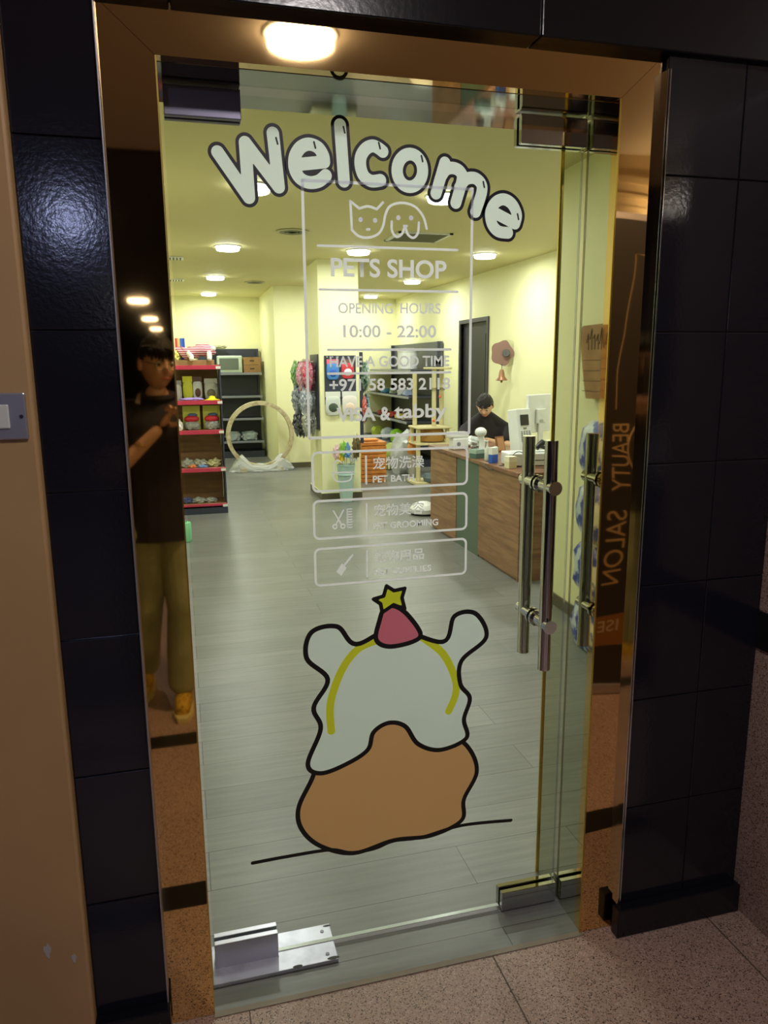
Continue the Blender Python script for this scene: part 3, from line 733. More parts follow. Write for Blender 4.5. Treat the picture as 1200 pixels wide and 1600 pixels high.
for i, (x, z_, r_, lb) in enumerate(((-.340, .292, .011, 'pale plaster chip low on the beige wall, larger one'), (-.290, .262, .007, 'pale plaster chip near the bottom corner of the beige wall'))):
    o = MB().prism([(x + r_ * .6 * math.cos(a) * (1 + .3 * math.sin(3 * a)), 1.4996, z_ + r_ * 1.5 * math.sin(a) * (1 + .25 * math.cos(5 * a))) for a in [k * PI / 9 for k in range(18)]], (0, -.0006, 0)).build('plaster_chip', mat('bare plaster', srgb(190, 190, 190), .8))
    tag(o, lb, 'plaster chip')

# roll-up banner across the corridor (seen mirrored in the right frame)
BY = 2 * YF - 2.83
M_gold = mat('gold print', srgb(196, 168, 122), .5); M_bk = mat('black banner print', (0.035, 0.034, 0.034), .45)
bn = thing('rollup_banner', 'black roll-up banner with gold BEAUTY SALON lettering, mirrored in the right frame', 'banner', (1.95, BY, 0))
MB().box(1.70, 2.45, BY - .004, BY, .04, 2.07).build('panel', M_bk, bn)
MB().box(1.70, 2.45, BY - .05, BY + .012, 0, .045, bev=.008).build('base', M_brush, bn)
MB().box(1.70, 2.45, BY - .010, BY + .006, 2.06, 2.085).build('top_rail', M_brush, bn)
MB().box(1.70, 2.45, BY, BY + .001, .235, .385).build('brown_band', mat('brown print', srgb(150, 104, 52), .5), bn)
def btext(s, cx, cz, w_, h_, rot, m, nm='lettering', bold=0.0):
    cu = bpy.data.curves.new(nm, 'FONT'); cu.body = s; cu.size = 1; cu.offset = bold
    to = bpy.data.objects.new('t', cu); C.objects.link(to); bpy.context.view_layer.update()
    dg = bpy.context.evaluated_depsgraph_get(); me = bpy.data.meshes.new_from_object(to.evaluated_get(dg)); bpy.data.objects.remove(to)
    me.materials.clear()
    xs = [v.co.x for v in me.vertices]; ys = [v.co.y for v in me.vertices]
    for v in me.vertices:
        u = ((v.co.x - min(xs)) / (max(xs) - min(xs)) - .5) * w_; k = ((v.co.y - min(ys)) / (max(ys) - min(ys)) - .5) * h_
        if rot: u, k = k, -u          # reads downwards
        v.co = (cx - u, BY + .0015, cz + k)
    return me
me = btext('BEAUTY', 1.815, 1.09, .30, .085, True, M_gold, bold=.0); link('lettering', me, M_gold, bn)
me = btext('SALON', 1.80, .70, .33, .085, True, M_gold); link('lettering', me, M_gold, bn)
me = btext('ISE', 1.815, .335, .115, .055, False, M_vw); link('lettering', me, mat('cream print', srgb(200, 190, 165), .5), bn)
b = MB().tube([(1.862, BY + .002, 1.92), (1.815, BY + .002, 1.92), (1.812, BY + .002, 1.60), (1.79, BY + .002, 1.45), (1.785, BY + .002, 1.30)], .0022)
b.tube([(2.02 + .17 * math.cos(R(a)), BY + .002, 1.12 + .17 * math.sin(R(a))) for a in range(0, 360, 12)], .004, closed=True)
b.build('line_ornament', M_gold, bn)
MB().prism([(2.02 + .13 * math.cos(R(a)), BY + .001, 1.12 + .13 * math.sin(R(a))) for a in range(0, 360, 15)], (0, .001, 0)).build('medallion', M_vw, bn)
mt = MB().box(1.60, 3.2, -.74, .14, .0, .004, bev=.001).build('pale_mat', mat('pale stone mat', srgb(238, 230, 212), .6))
tag(mt, 'pale floor slab behind the roll-up banner in the corridor', 'floor slab')

# =================================================================== PEOPLE
def skin_bm(verts, edges, radii, levels=2):
    me = bpy.data.meshes.new('s'); me.from_pydata([tuple(v) for v in verts], edges, [])
    o = bpy.data.objects.new('s', me); C.objects.link(o)
    md = o.modifiers.new('skin', 'SKIN'); md.use_smooth_shade = True
    for i, r_ in enumerate(radii):
        sv = me.skin_vertices[0].data[i]; sv.radius = (r_, r_) if not hasattr(r_, '__len__') else r_; sv.use_root = (i == 0)
    ss = o.modifiers.new('sub', 'SUBSURF'); ss.levels = levels; ss.render_levels = levels
    bpy.context.view_layer.update(); dg = bpy.context.evaluated_depsgraph_get()
    m2 = bpy.data.meshes.new_from_object(o.evaluated_get(dg)); b = bmesh.new(); b.from_mesh(m2)
    bpy.data.objects.remove(o); bpy.data.meshes.remove(me); bpy.data.meshes.remove(m2)
    return b
def chain(pts): return [(i, i + 1) for i in range(len(pts) - 1)]
def head_bm(frame):
    """frame: 4x4 matrix; local x = its left-right, y = forward, z = up; origin at head centre"""
    b = bmesh.new(); bmesh.ops.create_uvsphere(b, u_segments=56, v_segments=40, radius=1)
    def g(n, c, s): 
        c = Vector(c).normalized(); return math.exp(-((n - c).length ** 2) / (s * s))
    for v in b.verts:
        n = v.co.normalized(); x, y, z_ = n
        p = Vector((x * .074, y * .094, z_ * .112))
        if z_ < 0:
            p.x *= 1 - .34 * (-z_) ** 1.3
            if y < 0: p.y *= 1 - .35 * (-z_)
        if y > 0:
            p.y *= .93
            p.y += .020 * g(n, (0, 1, -.16), .13) + .012 * g(n, (0, 1, .0), .11)      # nose
            p.y += .006 * (g(n, (.0, 1, .24), .22)) - .010 * (g(n, (.36, .9, .10), .17) + g(n, (-.36, .9, .10), .17))   # brow, sockets
            p.y += .007 * g(n, (0, .9, -.46), .13) + .010 * g(n, (0, .75, -.78), .2) - .004 * g(n, (0, .85, -.6), .08)  # lips, chin
            p.y += .006 * (g(n, (.5, .8, -.2), .25) + g(n, (-.5, .8, -.2), .25))
        v.co = p
    for sx in (-1, 1):
        bmesh.ops.create_uvsphere(b, u_segments=14, v_segments=10, radius=1, matrix=Matrix.Translation((sx * .076, -.008, -.004)) @ Euler((R(-12), 0, R(sx * -20))).to_matrix().to_4x4() @ Matrix.Diagonal((.010, .018, .031, 1)))
    b.transform(frame)
    return b
def fuse(bms, voxel=.004, it=2):
    me = bpy.data.meshes.new('f'); t = bmesh.new()
    for b in bms:
        m2 = bpy.data.meshes.new('x'); b.to_mesh(m2); b.free(); t.from_mesh(m2); bpy.data.meshes.remove(m2)
    t.to_mesh(me); t.free()
    o = bpy.data.objects.new('f', me); C.objects.link(o)
    md = o.modifiers.new('r', 'REMESH'); md.mode = 'VOXEL'; md.voxel_size = voxel; md.use_smooth_shade = True
    sm = o.modifiers.new('s', 'SMOOTH'); sm.factor = .5; sm.iterations = it
    bpy.context.view_layer.update(); dg = bpy.context.evaluated_depsgraph_get()
    m2 = bpy.data.meshes.new_from_object(o.evaluated_get(dg)); bpy.data.objects.remove(o); bpy.data.meshes.remove(me)
    return m2
def caps(pts, radii, n=9):
    """tapered limb or trunk: overlapping ellipsoids along the line, merged later by fuse()"""
    b = bmesh.new(); rr = [r_ if hasattr(r_, '__len__') else (r_, r_) for r_ in radii]
    for i in range(len(pts) - 1):
        for k in range(n + 1):
            t = k / n; p = Vector(pts[i]).lerp(Vector(pts[i + 1]), t); rx = rr[i][0] * (1 - t) + rr[i + 1][0] * t; ry = rr[i][1] * (1 - t) + rr[i + 1][1] * t
            bmesh.ops.create_uvsphere(b, u_segments=20, v_segments=14, radius=1, matrix=Matrix.Translation(p) @ Matrix.Diagonal((rx, ry, min(rx, ry) * .9, 1)))
    return b
def hand_bms(wrist, dirv, palm_n, thumb_side, curl=45, s=1.0):
    """five separate fingers on a palm. dirv: hand direction, palm_n: direction the palm faces"""
    w_ = Vector(wrist); d = Vector(dirv).normalized(); n = Vector(palm_n); n = (n - d * n.dot(d)).normalized(); sd = d.cross(n) * thumb_side
    out = []
    pv = [w_, w_ + d * .035 * s, w_ + d * .07 * s]
    out.append(skin_bm(pv, chain(pv), [(.022 * s, .016 * s), (.034 * s, .014 * s), (.036 * s, .012 * s)], 2))
    for k, (off, ln) in enumerate(((.027, .070), (.009, .078), (-.009, .073), (-.026, .058))):
        base = w_ + d * .068 * s + sd * off * s; p = [base]; a = R(curl * .5); 
        for seg in (.45, .32, .23):
            p.append(p[-1] + (d * math.cos(a) + n * math.sin(a)) * ln * seg * s); a += R(curl)
        out.append(skin_bm(p, chain(p), [.0092 * s, .0085 * s, .0078 * s, .0065 * s], 2))
    base = w_ + d * .022 * s + sd * .024 * s; t = [base, base + (d * .6 + sd * .6 + n * .35) * .032 * s]; t.append(t[-1] + (d * .8 + sd * .1 + n * .5) * .028 * s); t.append(t[-1] + (d * .8 + n * .55 - sd * .2) * .022 * s)
    out.append(skin_bm(t, chain(t), [.013 * s, .011 * s, .0095 * s, .0075 * s], 2))
    return out
def frame_at(c, yaw, pitch, roll=0, s=1.0):
    return Matrix.Translation(c) @ Euler((R(pitch), R(roll), R(yaw)), 'XYZ').to_matrix().to_4x4() @ Matrix.Scale(s, 4)
def hair_mesh(frame, fr=1.0):
    b = bmesh.new(); bmesh.ops.create_uvsphere(b, u_segments=48, v_segments=32, radius=1)
    kill = []
    for v in b.verts:
        n = v.co.normalized(); k = 1 + .03 * math.sin(n.x * 23) * math.sin(n.y * 19) + .02 * math.sin(n.z * 31 + n.x * 9)
        v.co = Vector((n.x * .082 * k, n.y * .101 * k - .003, n.z * .122 * k + .004))
        lim = .30 if n.y > .35 else (.02 if n.y > -.15 else -.55)
        if n.z < lim: kill.append(v)
    bmesh.ops.delete(b, geom=kill, context='VERTS')
    fringe = []
    geo = bmesh.ops.solidify(b, geom=b.faces[:] , thickness=.012)
    for k in range(13):
        a = R(-70 + k * 140 / 12); x = math.sin(a) * .072; y = math.cos(a) * .095
        bmesh.ops.create_cone(b, cap_ends=True, segments=8, radius1=.004, radius2=.014, depth=.05 * fr, matrix=Matrix.Translation((x, y - .004, .050 + .006 * math.sin(k * 2.3))) @ Euler((R(-12), 0, -a)).to_matrix().to_4x4())
    b.transform(frame)
    me = bpy.data.meshes.new('hair'); b.to_mesh(me); b.free(); return me
def eyes(parent, frame):
    for sx in (-1, 1):
        b = MB().ball((0, 0, 0), .0115, 14); b.b.transform(frame @ Matrix.Translation((sx * .029, .071, .010))); e = b.build('eye', mat('eye white', srgb(220, 214, 205), .25), parent, True)
        b = MB().ball((0, 0, 0), (.0065, .003, .0065), 12); b.b.transform(frame @ Matrix.Translation((sx * .029, .0815, .008))); b.build('iris', mat('dark iris', (.01, .006, .005), .2), parent, True)
        b = MB().tube([frame @ Vector((sx * (.014 + .030 * t), .0885 - .016 * t * t, .033 + .006 * math.sin(t * PI))) for t in (0, .25, .5, .75, 1)], [.0018, .003, .003, .0025, .001], 6); b.build('eyebrow', M_hair, parent, True)
    b = MB().tube([frame @ Vector((x, .0935 - abs(x) * .35, -.050 + (.0025 if abs(x) < .006 else 0))) for x in (-.022, -.012, 0, .012, .022)], [.0015, .004, .005, .004, .0015], 8); b.build('lips', mat('lips', srgb(170, 92, 84), .45), parent, True)

# ---- the photographer, mirrored in the left bronze panel
ph = thing('person', 'person in black polo and olive trousers holding a phone, mirrored in left bronze frame', 'person', (-.11, -.2, 0))
hf = frame_at((-.085, -.165, 1.508), -24, -9, 2, .97)
neck = [V((-.105, -.205, 1.16)), V((-.100, -.205, 1.34)), V((-.092, -.19, 1.43))]
shL, shR = V((-.285, -.215, 1.300)), V((.085, -.215, 1.300))
elL, elR = V((-.305, -.13, 1.045)), V((.14, -.10, 1.06))
wrL, wrR = V((-.085, -.075, 1.255)), V((.065, -.075, 1.30))
hipL, hipR = V((-.205, -.20, .83)), V((-.045, -.20, .83))
knL, knR = V((-.205, -.20, .47)), V((-.035, -.13, .46))
anL, anR = V((-.235, -.40, .085)), V((-.065, -.15, .085))
vs = [V((-.11, -.205, .90)), V((-.108, -.205, 1.05)), V((-.105, -.21, 1.22)), neck[1], neck[2], shL, elL, wrL, shR, elR, wrR, hipL, knL, anL, hipR, knR, anR]
ed = [(0, 1), (1, 2), (2, 3), (3, 4), (2, 5), (5, 6), (6, 7), (2, 8), (8, 9), (9, 10), (0, 11), (11, 12), (12, 13), (0, 14), (14, 15), (15, 16)]
ra = [(.13, .09), (.12, .085), (.13, .09), .055, .052, .052, .038, .025, .052, .038, .025, .075, .052, .036, .075, .052, .036]
parts = [skin_bm(vs, ed, ra), head_bm(hf)]
parts += hand_bms(wrL, V((.055, .02, .075)), V((.35, .9, -.15)), -1, 40)
parts += hand_bms(wrR, V((-.0, .02, .08)), V((-.4, .85, 0)), 1, 40)
body = link('body', fuse(parts), M_skin, ph, True)
link('hair', hair_mesh(hf), M_hair, ph, True)
eyes(ph, hf)
b = MB()
for sx in (-1, 1): b.tube([hf @ V((sx * .031 + .024 * math.cos(R(a)), .100, .006 + .022 * math.sin(R(a)))) for a in range(0, 360, 20)], .0013, 6, True)
b.tube([hf @ V((-.008, .102, .010)), hf @ V((0, .105, .013)), hf @ V((.008, .102, .010))], .0013, 6)
for sx in (-1, 1): b.tube([hf @ V((sx * .054, .098, .012)), hf @ V((sx * .076, .04, .012)), hf @ V((sx * .079, -.01, .006))], .0013, 6)
b.build('eyeglasses', mat('dark metal frame', (.05, .045, .04), .3, .6), ph, True)
sv = [V((-.11, -.205, .80)), V((-.108, -.205, .95)), V((-.105, -.208, 1.10)), V((-.105, -.21, 1.24)), V((-.100, -.208, 1.345)), shL + V((-.005, 0, 0)), V((-.315, -.19, 1.16)), shR + V((.005, 0, 0)), V((.125, -.18, 1.16))]
se = [(0, 1), (1, 2), (2, 3), (3, 4), (3, 5), (5, 6), (3, 7), (7, 8)]
ch_ = V((-.105, -.21, 1.30))
o = link('polo_shirt', fuse([caps([V((-.112, -.200, .75)), V((-.110, -.205, .95)), V((-.105, -.208, 1.10)), V((-.105, -.21, 1.24)), V((-.102, -.21, 1.33))], [(.185, .135), (.170, .125), (.168, .120), (.180, .115), (.085, .075)]),
    caps([ch_, sv[5], sv[6]], [.075, .066, .072]), caps([ch_, sv[7], sv[8]], [.075, .066, .072])], .006, 8), M_shirt, ph, True)
for v_ in o.data.vertices: v_.co.z = max(v_.co.z, .775)
b = MB(); nb = V((-.098, -.198, 1.365))
b.tube([nb + V((.066 * math.cos(R(a)), .060 * math.sin(R(a)), .010 - .012 * math.sin(R(a)))) for a in range(0, 360, 20)], .015, 8, True); b.build('collar', M_shirt, o, True)
MB().prism([nb + V((-.075, .045, .02)), nb + V((-.062, .062, .025)), nb + V((-.066, .075, -.02)), nb + V((-.085, .062, -.012))], (0, .002, 0)).build('collar_emblem', mat('pale collar emblem', srgb(190, 180, 160), .6), o)
pv = [V((-.115, -.205, .84)), hipL + V((-.01, 0, -.03)), V((-.195, -.20, .64)), knL, V((-.225, -.30, .27)), anL + V((0, 0, .03)), hipR + V((.005, 0, -.03)), V((-.040, -.165, .64)), knR, V((-.055, -.135, .27)), anR + V((0, 0, .03))]
pe = [(0, 1), (1, 2), (2, 3), (3, 4), (4, 5), (0, 6), (6, 7), (7, 8), (8, 9), (9, 10)]
link('trousers', fuse([caps([pv[0] + V((-.06, 0, 0)), pv[0] + V((.06, 0, 0))], [.115, .115], 5), caps([pv[1]] + pv[2:6], [.108, .096, .078, .072, .066]), caps([pv[6]] + pv[7:11], [.108, .096, .078, .072, .066])], .006, 6), M_pants, ph, True)
for an, lb in ((anL, 'shoe'), (anR, 'shoe')):
    f0 = V((an.x, an.y, 0)); p = [f0 + V((0, -.06, .045)), f0 + V((0, 0, .05)), f0 + V((-.006, .07, .042)), f0 + V((-.010, .15, .034))]
    me = fuse([skin_bm(p, chain(p), [.036, .042, .042, .032])], .005)
    for v_ in me.vertices: v_.co.z = max(v_.co.z, .012)
    s_o = link(lb, me, M_shoe, ph, True)
    b = MB().prism([(an.x + x, an.y + y, .0) for x, y in ((-.036, -.085), (.036, -.085), (.040, .02), (.036, .12), (.010, .185), (-.03, .18), (-.050, .11), (-.042, .02))], (0, 0, .022)); b.build('sole', mat('cream sole', srgb(215, 200, 140), .6), s_o)
MB().tube([V((-.165, -.095, 1.185)) + V((.024 * math.cos(R(a)) + 0, .030 * math.sin(R(a)), -.018 * math.cos(R(a)))) for a in range(0, 360, 24)], .0022, 6, True).build('bracelet', M_brass, ph, True)
pho = thing('smartphone', 'black smartphone held upright by the mirrored photographer', 'phone', (.02, -.008, 1.36))
MB().box(-.018, .056, -.014, -.006, 1.358, 1.514, bev=.003).build('phone_body', M_blackp, pho)
MB().box(-.014, .052, -.0148, -.0142, 1.366, 1.508).build('screen', mat('dark phone screen', (.02, .02, .025), .1), pho)
for z_ in (1.5, 1.478): MB().cyl((.0, -.006, z_), (.0, -.0045, z_), .007).build('lens', M_chrome, pho)

# ---- the seated man behind the counter
mn = thing('person', 'seated man with short black hair in black t-shirt looking down behind the counter', 'person', (3.12, 7.15, 0))
hc = onY(758, 634, 6.75); hf = frame_at(hc, 148, -36, 0, 1.0)
sL, sR = onY(729, 672, 6.86), onY(786, 668, 6.90); eL, eR = onY(716, 703, 6.68), onY(793, 697, 6.72); hL, hR = onY(742, 704, 6.40), onY(757, 703, 6.46)
hL.z = max(hL.z, CZ + .03); hR.z = max(hR.z, CZ + .03)
mid = (sL + sR) / 2
vs = [V((3.10, 7.05, .50)), V((3.08, 7.02, .66)), V((mid.x, mid.y, mid.z - .06)), V((mid.x - .01, mid.y - .02, mid.z + .05)), hc + V((.02, .06, -.05)),
      sL, eL, hL, sR, eR, hR,
      V((3.0, 6.95, .48)), V((2.93, 6.62, .50)), V((2.95, 6.68, .09)), V((3.2, 6.98, .48)), V((3.16, 6.66, .50)), V((3.17, 6.72, .09))]
ed = [(0, 1), (1, 2), (2, 3), (3, 4), (2, 5), (5, 6), (6, 7), (2, 8), (8, 9), (9, 10), (0, 11), (11, 12), (12, 13), (0, 14), (14, 15), (15, 16)]
parts = [skin_bm(vs, ed, [(.12, .12), .11, .10, .055, .050, .050, .040, .025, .050, .040, .025, .08, .06, .04, .08, .06, .04]), head_bm(hf)]
parts += hand_bms(hL, V((.02, -.08, -.01)), V((0, .0, -1)), 1, 22)
parts += hand_bms(hR, V((-.06, -.06, -.01)), V((0, 0, -1)), -1, 22)
link('body', fuse(parts), M_skin, mn, True)
link('hair', hair_mesh(hf, fr=.4), M_hair, mn, True); eyes(mn, hf)
sv = [V((3.10, 7.05, .48)), V((3.08, 7.02, .66)), V((mid.x, mid.y, mid.z - .07)), V((mid.x - .005, mid.y - .01, mid.z + .02)), sL, sL.lerp(eL, .62), sR, sR.lerp(eR, .62)]
nk = hc + V((.035, .075, -.085))
link('t_shirt', fuse([caps([V((3.10, 7.05, .46)), V((3.08, 7.02, .62)), V((mid.x, mid.y + .02, mid.z - .06)), nk], [(.150, .12), (.150, .115), (.165, .115), (.062, .062)]),
    caps([mid, sL, sL.lerp(eL, .62)], [.085, .072, .070]), caps([mid, sR, sR.lerp(eR, .62)], [.085, .072, .070]), caps([nk, sL], [.06, .07]), caps([nk, sR], [.06, .07])], .006, 6), M_shirt, mn, True)
pv = [vs[0], vs[11], vs[12], vs[13] + V((0, 0, .05)), vs[14], vs[15], vs[16] + V((0, 0, .05))]
link('trousers', fuse([caps(pv[0:4], [.13, .095, .08, .06]), caps([pv[0]] + pv[4:7], [.13, .095, .08, .06])], .008, 4), mat('dark trousers', (.02, .02, .03), .8), mn, True)
for a_ in (vs[13], vs[16]):
    p = [a_ + V((0, .05, -.045)), a_ + V((0, -.03, -.04)), a_ + V((0, -.13, -.055))]; me = fuse([skin_bm(p, chain(p), [.038, .04, .03])], .006); link('shoe', me, M_blackp, mn, True)
st = thing('stool', 'dark round stool under the seated man', 'stool', (3.10, 7.05, 0))
MB().lathe([(.17, .30), (.18, .325), (.17, .35), (.02, .352)], (3.10, 7.05, 0)).build('seat', M_blackp, st, True)
MB().cyl((3.10, 7.05, .04), (3.10, 7.05, .31), .022).build('column', M_chrome, st, True)
for k in range(5):
    a = k * 2 * PI / 5; MB().cyl((3.10, 7.05, .05), (3.10 + .2 * math.cos(a), 7.05 + .2 * math.sin(a), .025), .016).build('leg', M_blackp, st, True)

# =================================================================== COUNTER
ct = thing('service_counter', 'wood-grain reception counter with a sage green panel, right of the floor', 'counter', (CX, CY0, 0))
MB().box(CX + .015, 2.74, CY0 + .02, CY1 - .02, .0, CZ - .03).build('carcass', M_ctrw, ct)
MB().box(CX, CX + .018, CY0, 5.31, .02, CZ - .03).build('front_panel', M_ctrw, ct)
MB().box(CX + .004, CX + .018, 5.315, 5.80, .0, CZ - .03).build('green_panel', M_green, ct)
MB().box(CX, CX + .018, 5.805, CY1, .02, CZ - .03).build('front_panel', M_ctrw, ct)
MB().box(CX, 2.74, CY0 - .018, CY0 + .002, 0, CZ - .03).build('end_panel', M_ctrw, ct)
MB().box(CX - .02, 2.78, CY0 - .03, CY1 + .02, CZ - .03, CZ, bev=.004).build('countertop', M_ctop, ct)
def oncounter(px, py):   # point of the countertop under a pixel
    return onZ(px, py, CZ)
# payment terminal tower
def ybox(name, m, par, c, sx, sy, z0, z1, yaw=0, bev=.004, tilt=0):
    b = MB().box(-sx / 2, sx / 2, -sy / 2, sy / 2, z0, z1, bev=bev); b.b.transform(Matrix.Translation((c[0], c[1], CZ)) @ Matrix.Rotation(R(yaw), 4, 'Z') @ Matrix.Rotation(R(tilt), 4, 'X'))
    return b.build(name, m, par)
tc_ = (2.47, 5.16)
tw = thing('payment_terminal', 'tall white leaning terminal with small dark screen on the counter', 'terminal', (*tc_, CZ))
ybox('housing', M_white, tw, tc_, .145, .10, .0, .39, 22, .006, -8)
b = MB().box(-.043, .043, -.056, -.0515, .265, .345, bev=.002); T = Matrix.Translation((*tc_, CZ)) @ Matrix.Rotation(R(22), 4, 'Z') @ Matrix.Rotation(R(-8), 4, 'X'); b.b.transform(T); b.build('screen', M_blackp, tw)
b = MB()
for i in range(4):
    for j in range(6): b.box(-.045 + i * .028, -.030 + i * .028, -.0535, -.0512, .145 + j * .014, .152 + j * .014)
b.b.transform(T); b.build('keypad', mat('grey keys', srgb(120, 122, 128), .5), tw)
b = MB().box(-.016, .016, -.0535, -.0512, .215 + .025, .223 + .025); b.b.transform(T); b.build('lettering_strip', mat('red brown mark', srgb(120, 90, 90), .5), tw)
# monitor
mo = thing('computer_monitor', 'white back of a computer monitor at the right end of the counter', 'monitor', (2.68, 5.35, CZ))
T = Matrix.Translation((2.66, 5.30, CZ)) @ Matrix.Rotation(R(30), 4, 'Z')
b = MB().box(-.15, .15, -.012, .012, .20, .49, bev=.004); b.b.transform(T); b.build('screen_housing', M_white, mo)
b = MB().box(-.06, .06, -.03, -.012, .27, .38, bev=.004); b.b.transform(T); b.build('rear_cover', M_white, mo)
b = MB().box(-.03, .03, -.03, -.015, .01, .30, bev=.003).box(-.09, .09, -.08, .06, .0, .010, bev=.003); b.b.transform(T); b.build('stand', M_white, mo)
b = MB().box(-.145, .145, .0122, .0135, .215, .482); b.b.transform(T); b.build('display', M_blackp, mo)
# white printer box in front
pr = thing('receipt_printer', 'low white printer box lying in front of the leaning terminal', 'printer', (2.42, 4.95, CZ))
T = Matrix.Translation((2.46, 4.95, CZ)) @ Matrix.Rotation(R(-8), 4, 'Z')
b = MB().box(-.22, .18, -.10, .10, .004, .095, bev=.008); b.b.transform(T); b.build('housing', M_white, pr)
b = MB().box(-.19, .15, -.07, .07, .0951, .098, bev=.001); b.b.transform(T); b.build('lid', mat('light grey lid', srgb(205, 210, 210), .4), pr)
b = MB().box(-.12, .08, -.1015, -.1002, .04, .046); b.b.transform(T); b.build('paper_slot', M_blackp, pr)
# scanner
sn = thing('barcode_scanner', 'black handheld scanner resting on the white printer box', 'scanner', (2.50, 4.89, CZ + .10))
b = MB().tube([(2.45, 4.90, CZ + .122), (2.475, 4.90, CZ + .145), (2.51, 4.91, CZ + .165)], [.018, .020, .024], 12).build('scanner_head', M_blackp, sn, True)
MB().tube([(2.48, 4.902, CZ + .14), (2.52, 4.91, CZ + .125), (2.56, 4.915, CZ + .115)], [.016, .013, .012], 10).build('grip', M_blackp, sn, True)
for k, pts in enumerate(([(2.56, 4.915, CZ + .115), (2.62, 4.80, CZ + .09), (2.54, 4.74, CZ + .01), (2.38, 4.74, CZ + .006), (2.26, 4.84, CZ + .006), (2.24, 5.0, CZ + .006)],
                         [(2.36, 4.83, CZ + .090), (2.27, 4.84, CZ + .11), (2.22, 4.90, CZ + .02), (2.185, 4.95, CZ - .0), (2.15, 5.02, CZ - .035), (2.152, 5.15, CZ - .01), (2.21, 5.2, CZ + .006)])):
    pp = [Vector((*p,)) for p in pts]; q = []
    for i in range(len(pp) - 1):
        for t in range(6):
            a = pp[max(i - 1, 0)]; b1 = pp[i]; c_ = pp[i + 1]; d_ = pp[min(i + 2, len(pp) - 1)]; t_ = t / 6
            q.append(.5 * ((2 * b1) + (-a + c_) * t_ + (2 * a - 5 * b1 + 4 * c_ - d_) * t_ ** 2 + (-a + 3 * b1 - 3 * c_ + d_) * t_ ** 3))
    q.append(pp[-1]); tag(MB().tube(q, .0028, 6).build('cable', M_blackp, None, True), ('black scanner cable looping over the near end of the counter', 'black cable drooping over the counter edge beside the cream box')[k], 'cable')
# small goods on the counter
def cpt(px, py): p = oncounter(px, py); p.x = max(p.x, CX + .035); return p
def simple_box(name, label, cat, px, py, w_, d_, h_, m, yaw=15, lid=None, z0=0):
    p = cpt(px, py); t = thing(name, label, cat, (p.x, p.y, CZ))
    b = MB().box(-w_ / 2, w_ / 2, -d_ / 2, d_ / 2, .001, h_, bev=.002); b.b.transform(Matrix.Rotation(R(yaw), 4, 'Z')); b.build('box_body', m, t, world=False)
    if lid:
        b = MB().box(-w_ / 2 - .0006, w_ / 2 + .0006, -d_ / 2 - .0006, d_ / 2 + .0006, h_ * .55, h_ + .0008, bev=.002); b.b.transform(Matrix.Rotation(R(yaw), 4, 'Z')); b.build('upper_label', lid, t, world=False)
    return t
simple_box('medicine_box', 'blue and white carton standing on the counter edge', 'box', 752, 724, .060, .040, .115, mat('blue carton', srgb(40, 90, 190), .5), 20, M_white)
simple_box('cream_box', 'cream coloured canister box beside the blue carton', 'box', 769, 733, .065, .06, .085, mat('cream carton', srgb(225, 215, 175), .5), 10, mat('paler cream lid', srgb(238, 232, 205), .5))
simple_box('teal_box', 'clear dark green acrylic box left of the blue carton', 'box', 740, 716, .11, .08, .07, mat('dark teal acrylic', srgb(70, 100, 95), .15, 0), 20, mat('pale teal rim', srgb(150, 175, 165), .2))
p = cpt(771, 722); t = thing('pump_bottle', 'clear pump bottle behind the cream canister', 'bottle', (p.x, p.y + .12, CZ))
MB().lathe([(.02, .001), (.022, .01), (.022, .085), (.012, .10), (.010, .11)], (0, 0, 0), 18).build('bottle_body', mat('milky clear plastic', srgb(205, 210, 195), .2), t, True, world=False)
MB().cyl((0, 0, .108), (0, 0, .145), .006).box(-.03, .008, -.006, .006, .14, .150, bev=.002).build('pump', M_white, t, True, world=False)
p = cpt(784, 722); t = thing('white_bottle', 'small white flip-cap bottle right of the pump bottle', 'bottle', (p.x, p.y + .12, CZ))
MB().lathe([(.018, .001), (.022, .01), (.022, .06), (.020, .07)], (0, 0, 0), 18).build('bottle_body', M_white, t, True, world=False)
MB().lathe([(.017, .07), (.017, .1), (.010, .106)], (0, 0, 0), 18).build('cap', M_white, t, True, world=False)
# white stand devices at the far end
def device(x, y, label, s=1.0):
    t = thing('webcam_stand', label, 'device', (x, y, CZ), 'white swivel devices at the far end of the counter')
    MB().lathe([(.055 * s, .001), (.055 * s, .02), (.045 * s, .05), (.02 * s, .06)], (0, 0, 0), 24).build('base', M_white, t, True, world=False)
    MB().tube([(0, 0, .05 * s), (0, 0, .10 * s), (-.01 * s, 0, .14 * s)], [.022 * s, .020 * s, .024 * s], 14).build('stem', M_white, t, True, world=False)
    MB().ball((-.01 * s, 0, .165 * s), (.042 * s, .036 * s, .034 * s), 16).build('head', M_white, t, True, world=False)
    return t
device(2.30, 5.55, 'white swivel stand device beside the teal box', 1.15)
t = thing('label_printer', 'white angular label printer at the far end of the counter', 'printer', (2.31, 6.05, CZ))
MB().box(-.09, .05, -.06, .06, .001, .10, bev=.01).build('housing', M_white, t, world=False)
MB().box(-.12, .06, -.05, .05, .101, .15, bev=.012).build('lid', M_white, t, world=False)
MB().cyl((-.04, -.0612, .05), (-.04, -.058, .05), .018).build('knob', mat('grey knob', srgb(130, 132, 140), .4), t, world=False)
rd = random.Random(3)
b = bmesh.new(); bmesh.ops.create_icosphere(b, subdivisions=4, radius=1)
for v_ in b.verts:
    n = v_.co.normalized(); k = 1 + .22 * math.sin(n.x * 7 + n.y * 4) * math.sin(n.z * 9 + n.x * 3); v_.co = Vector((n.x * .12 * k, n.y * .08 * k, max(n.z * .06 * k, -.02) + .024))
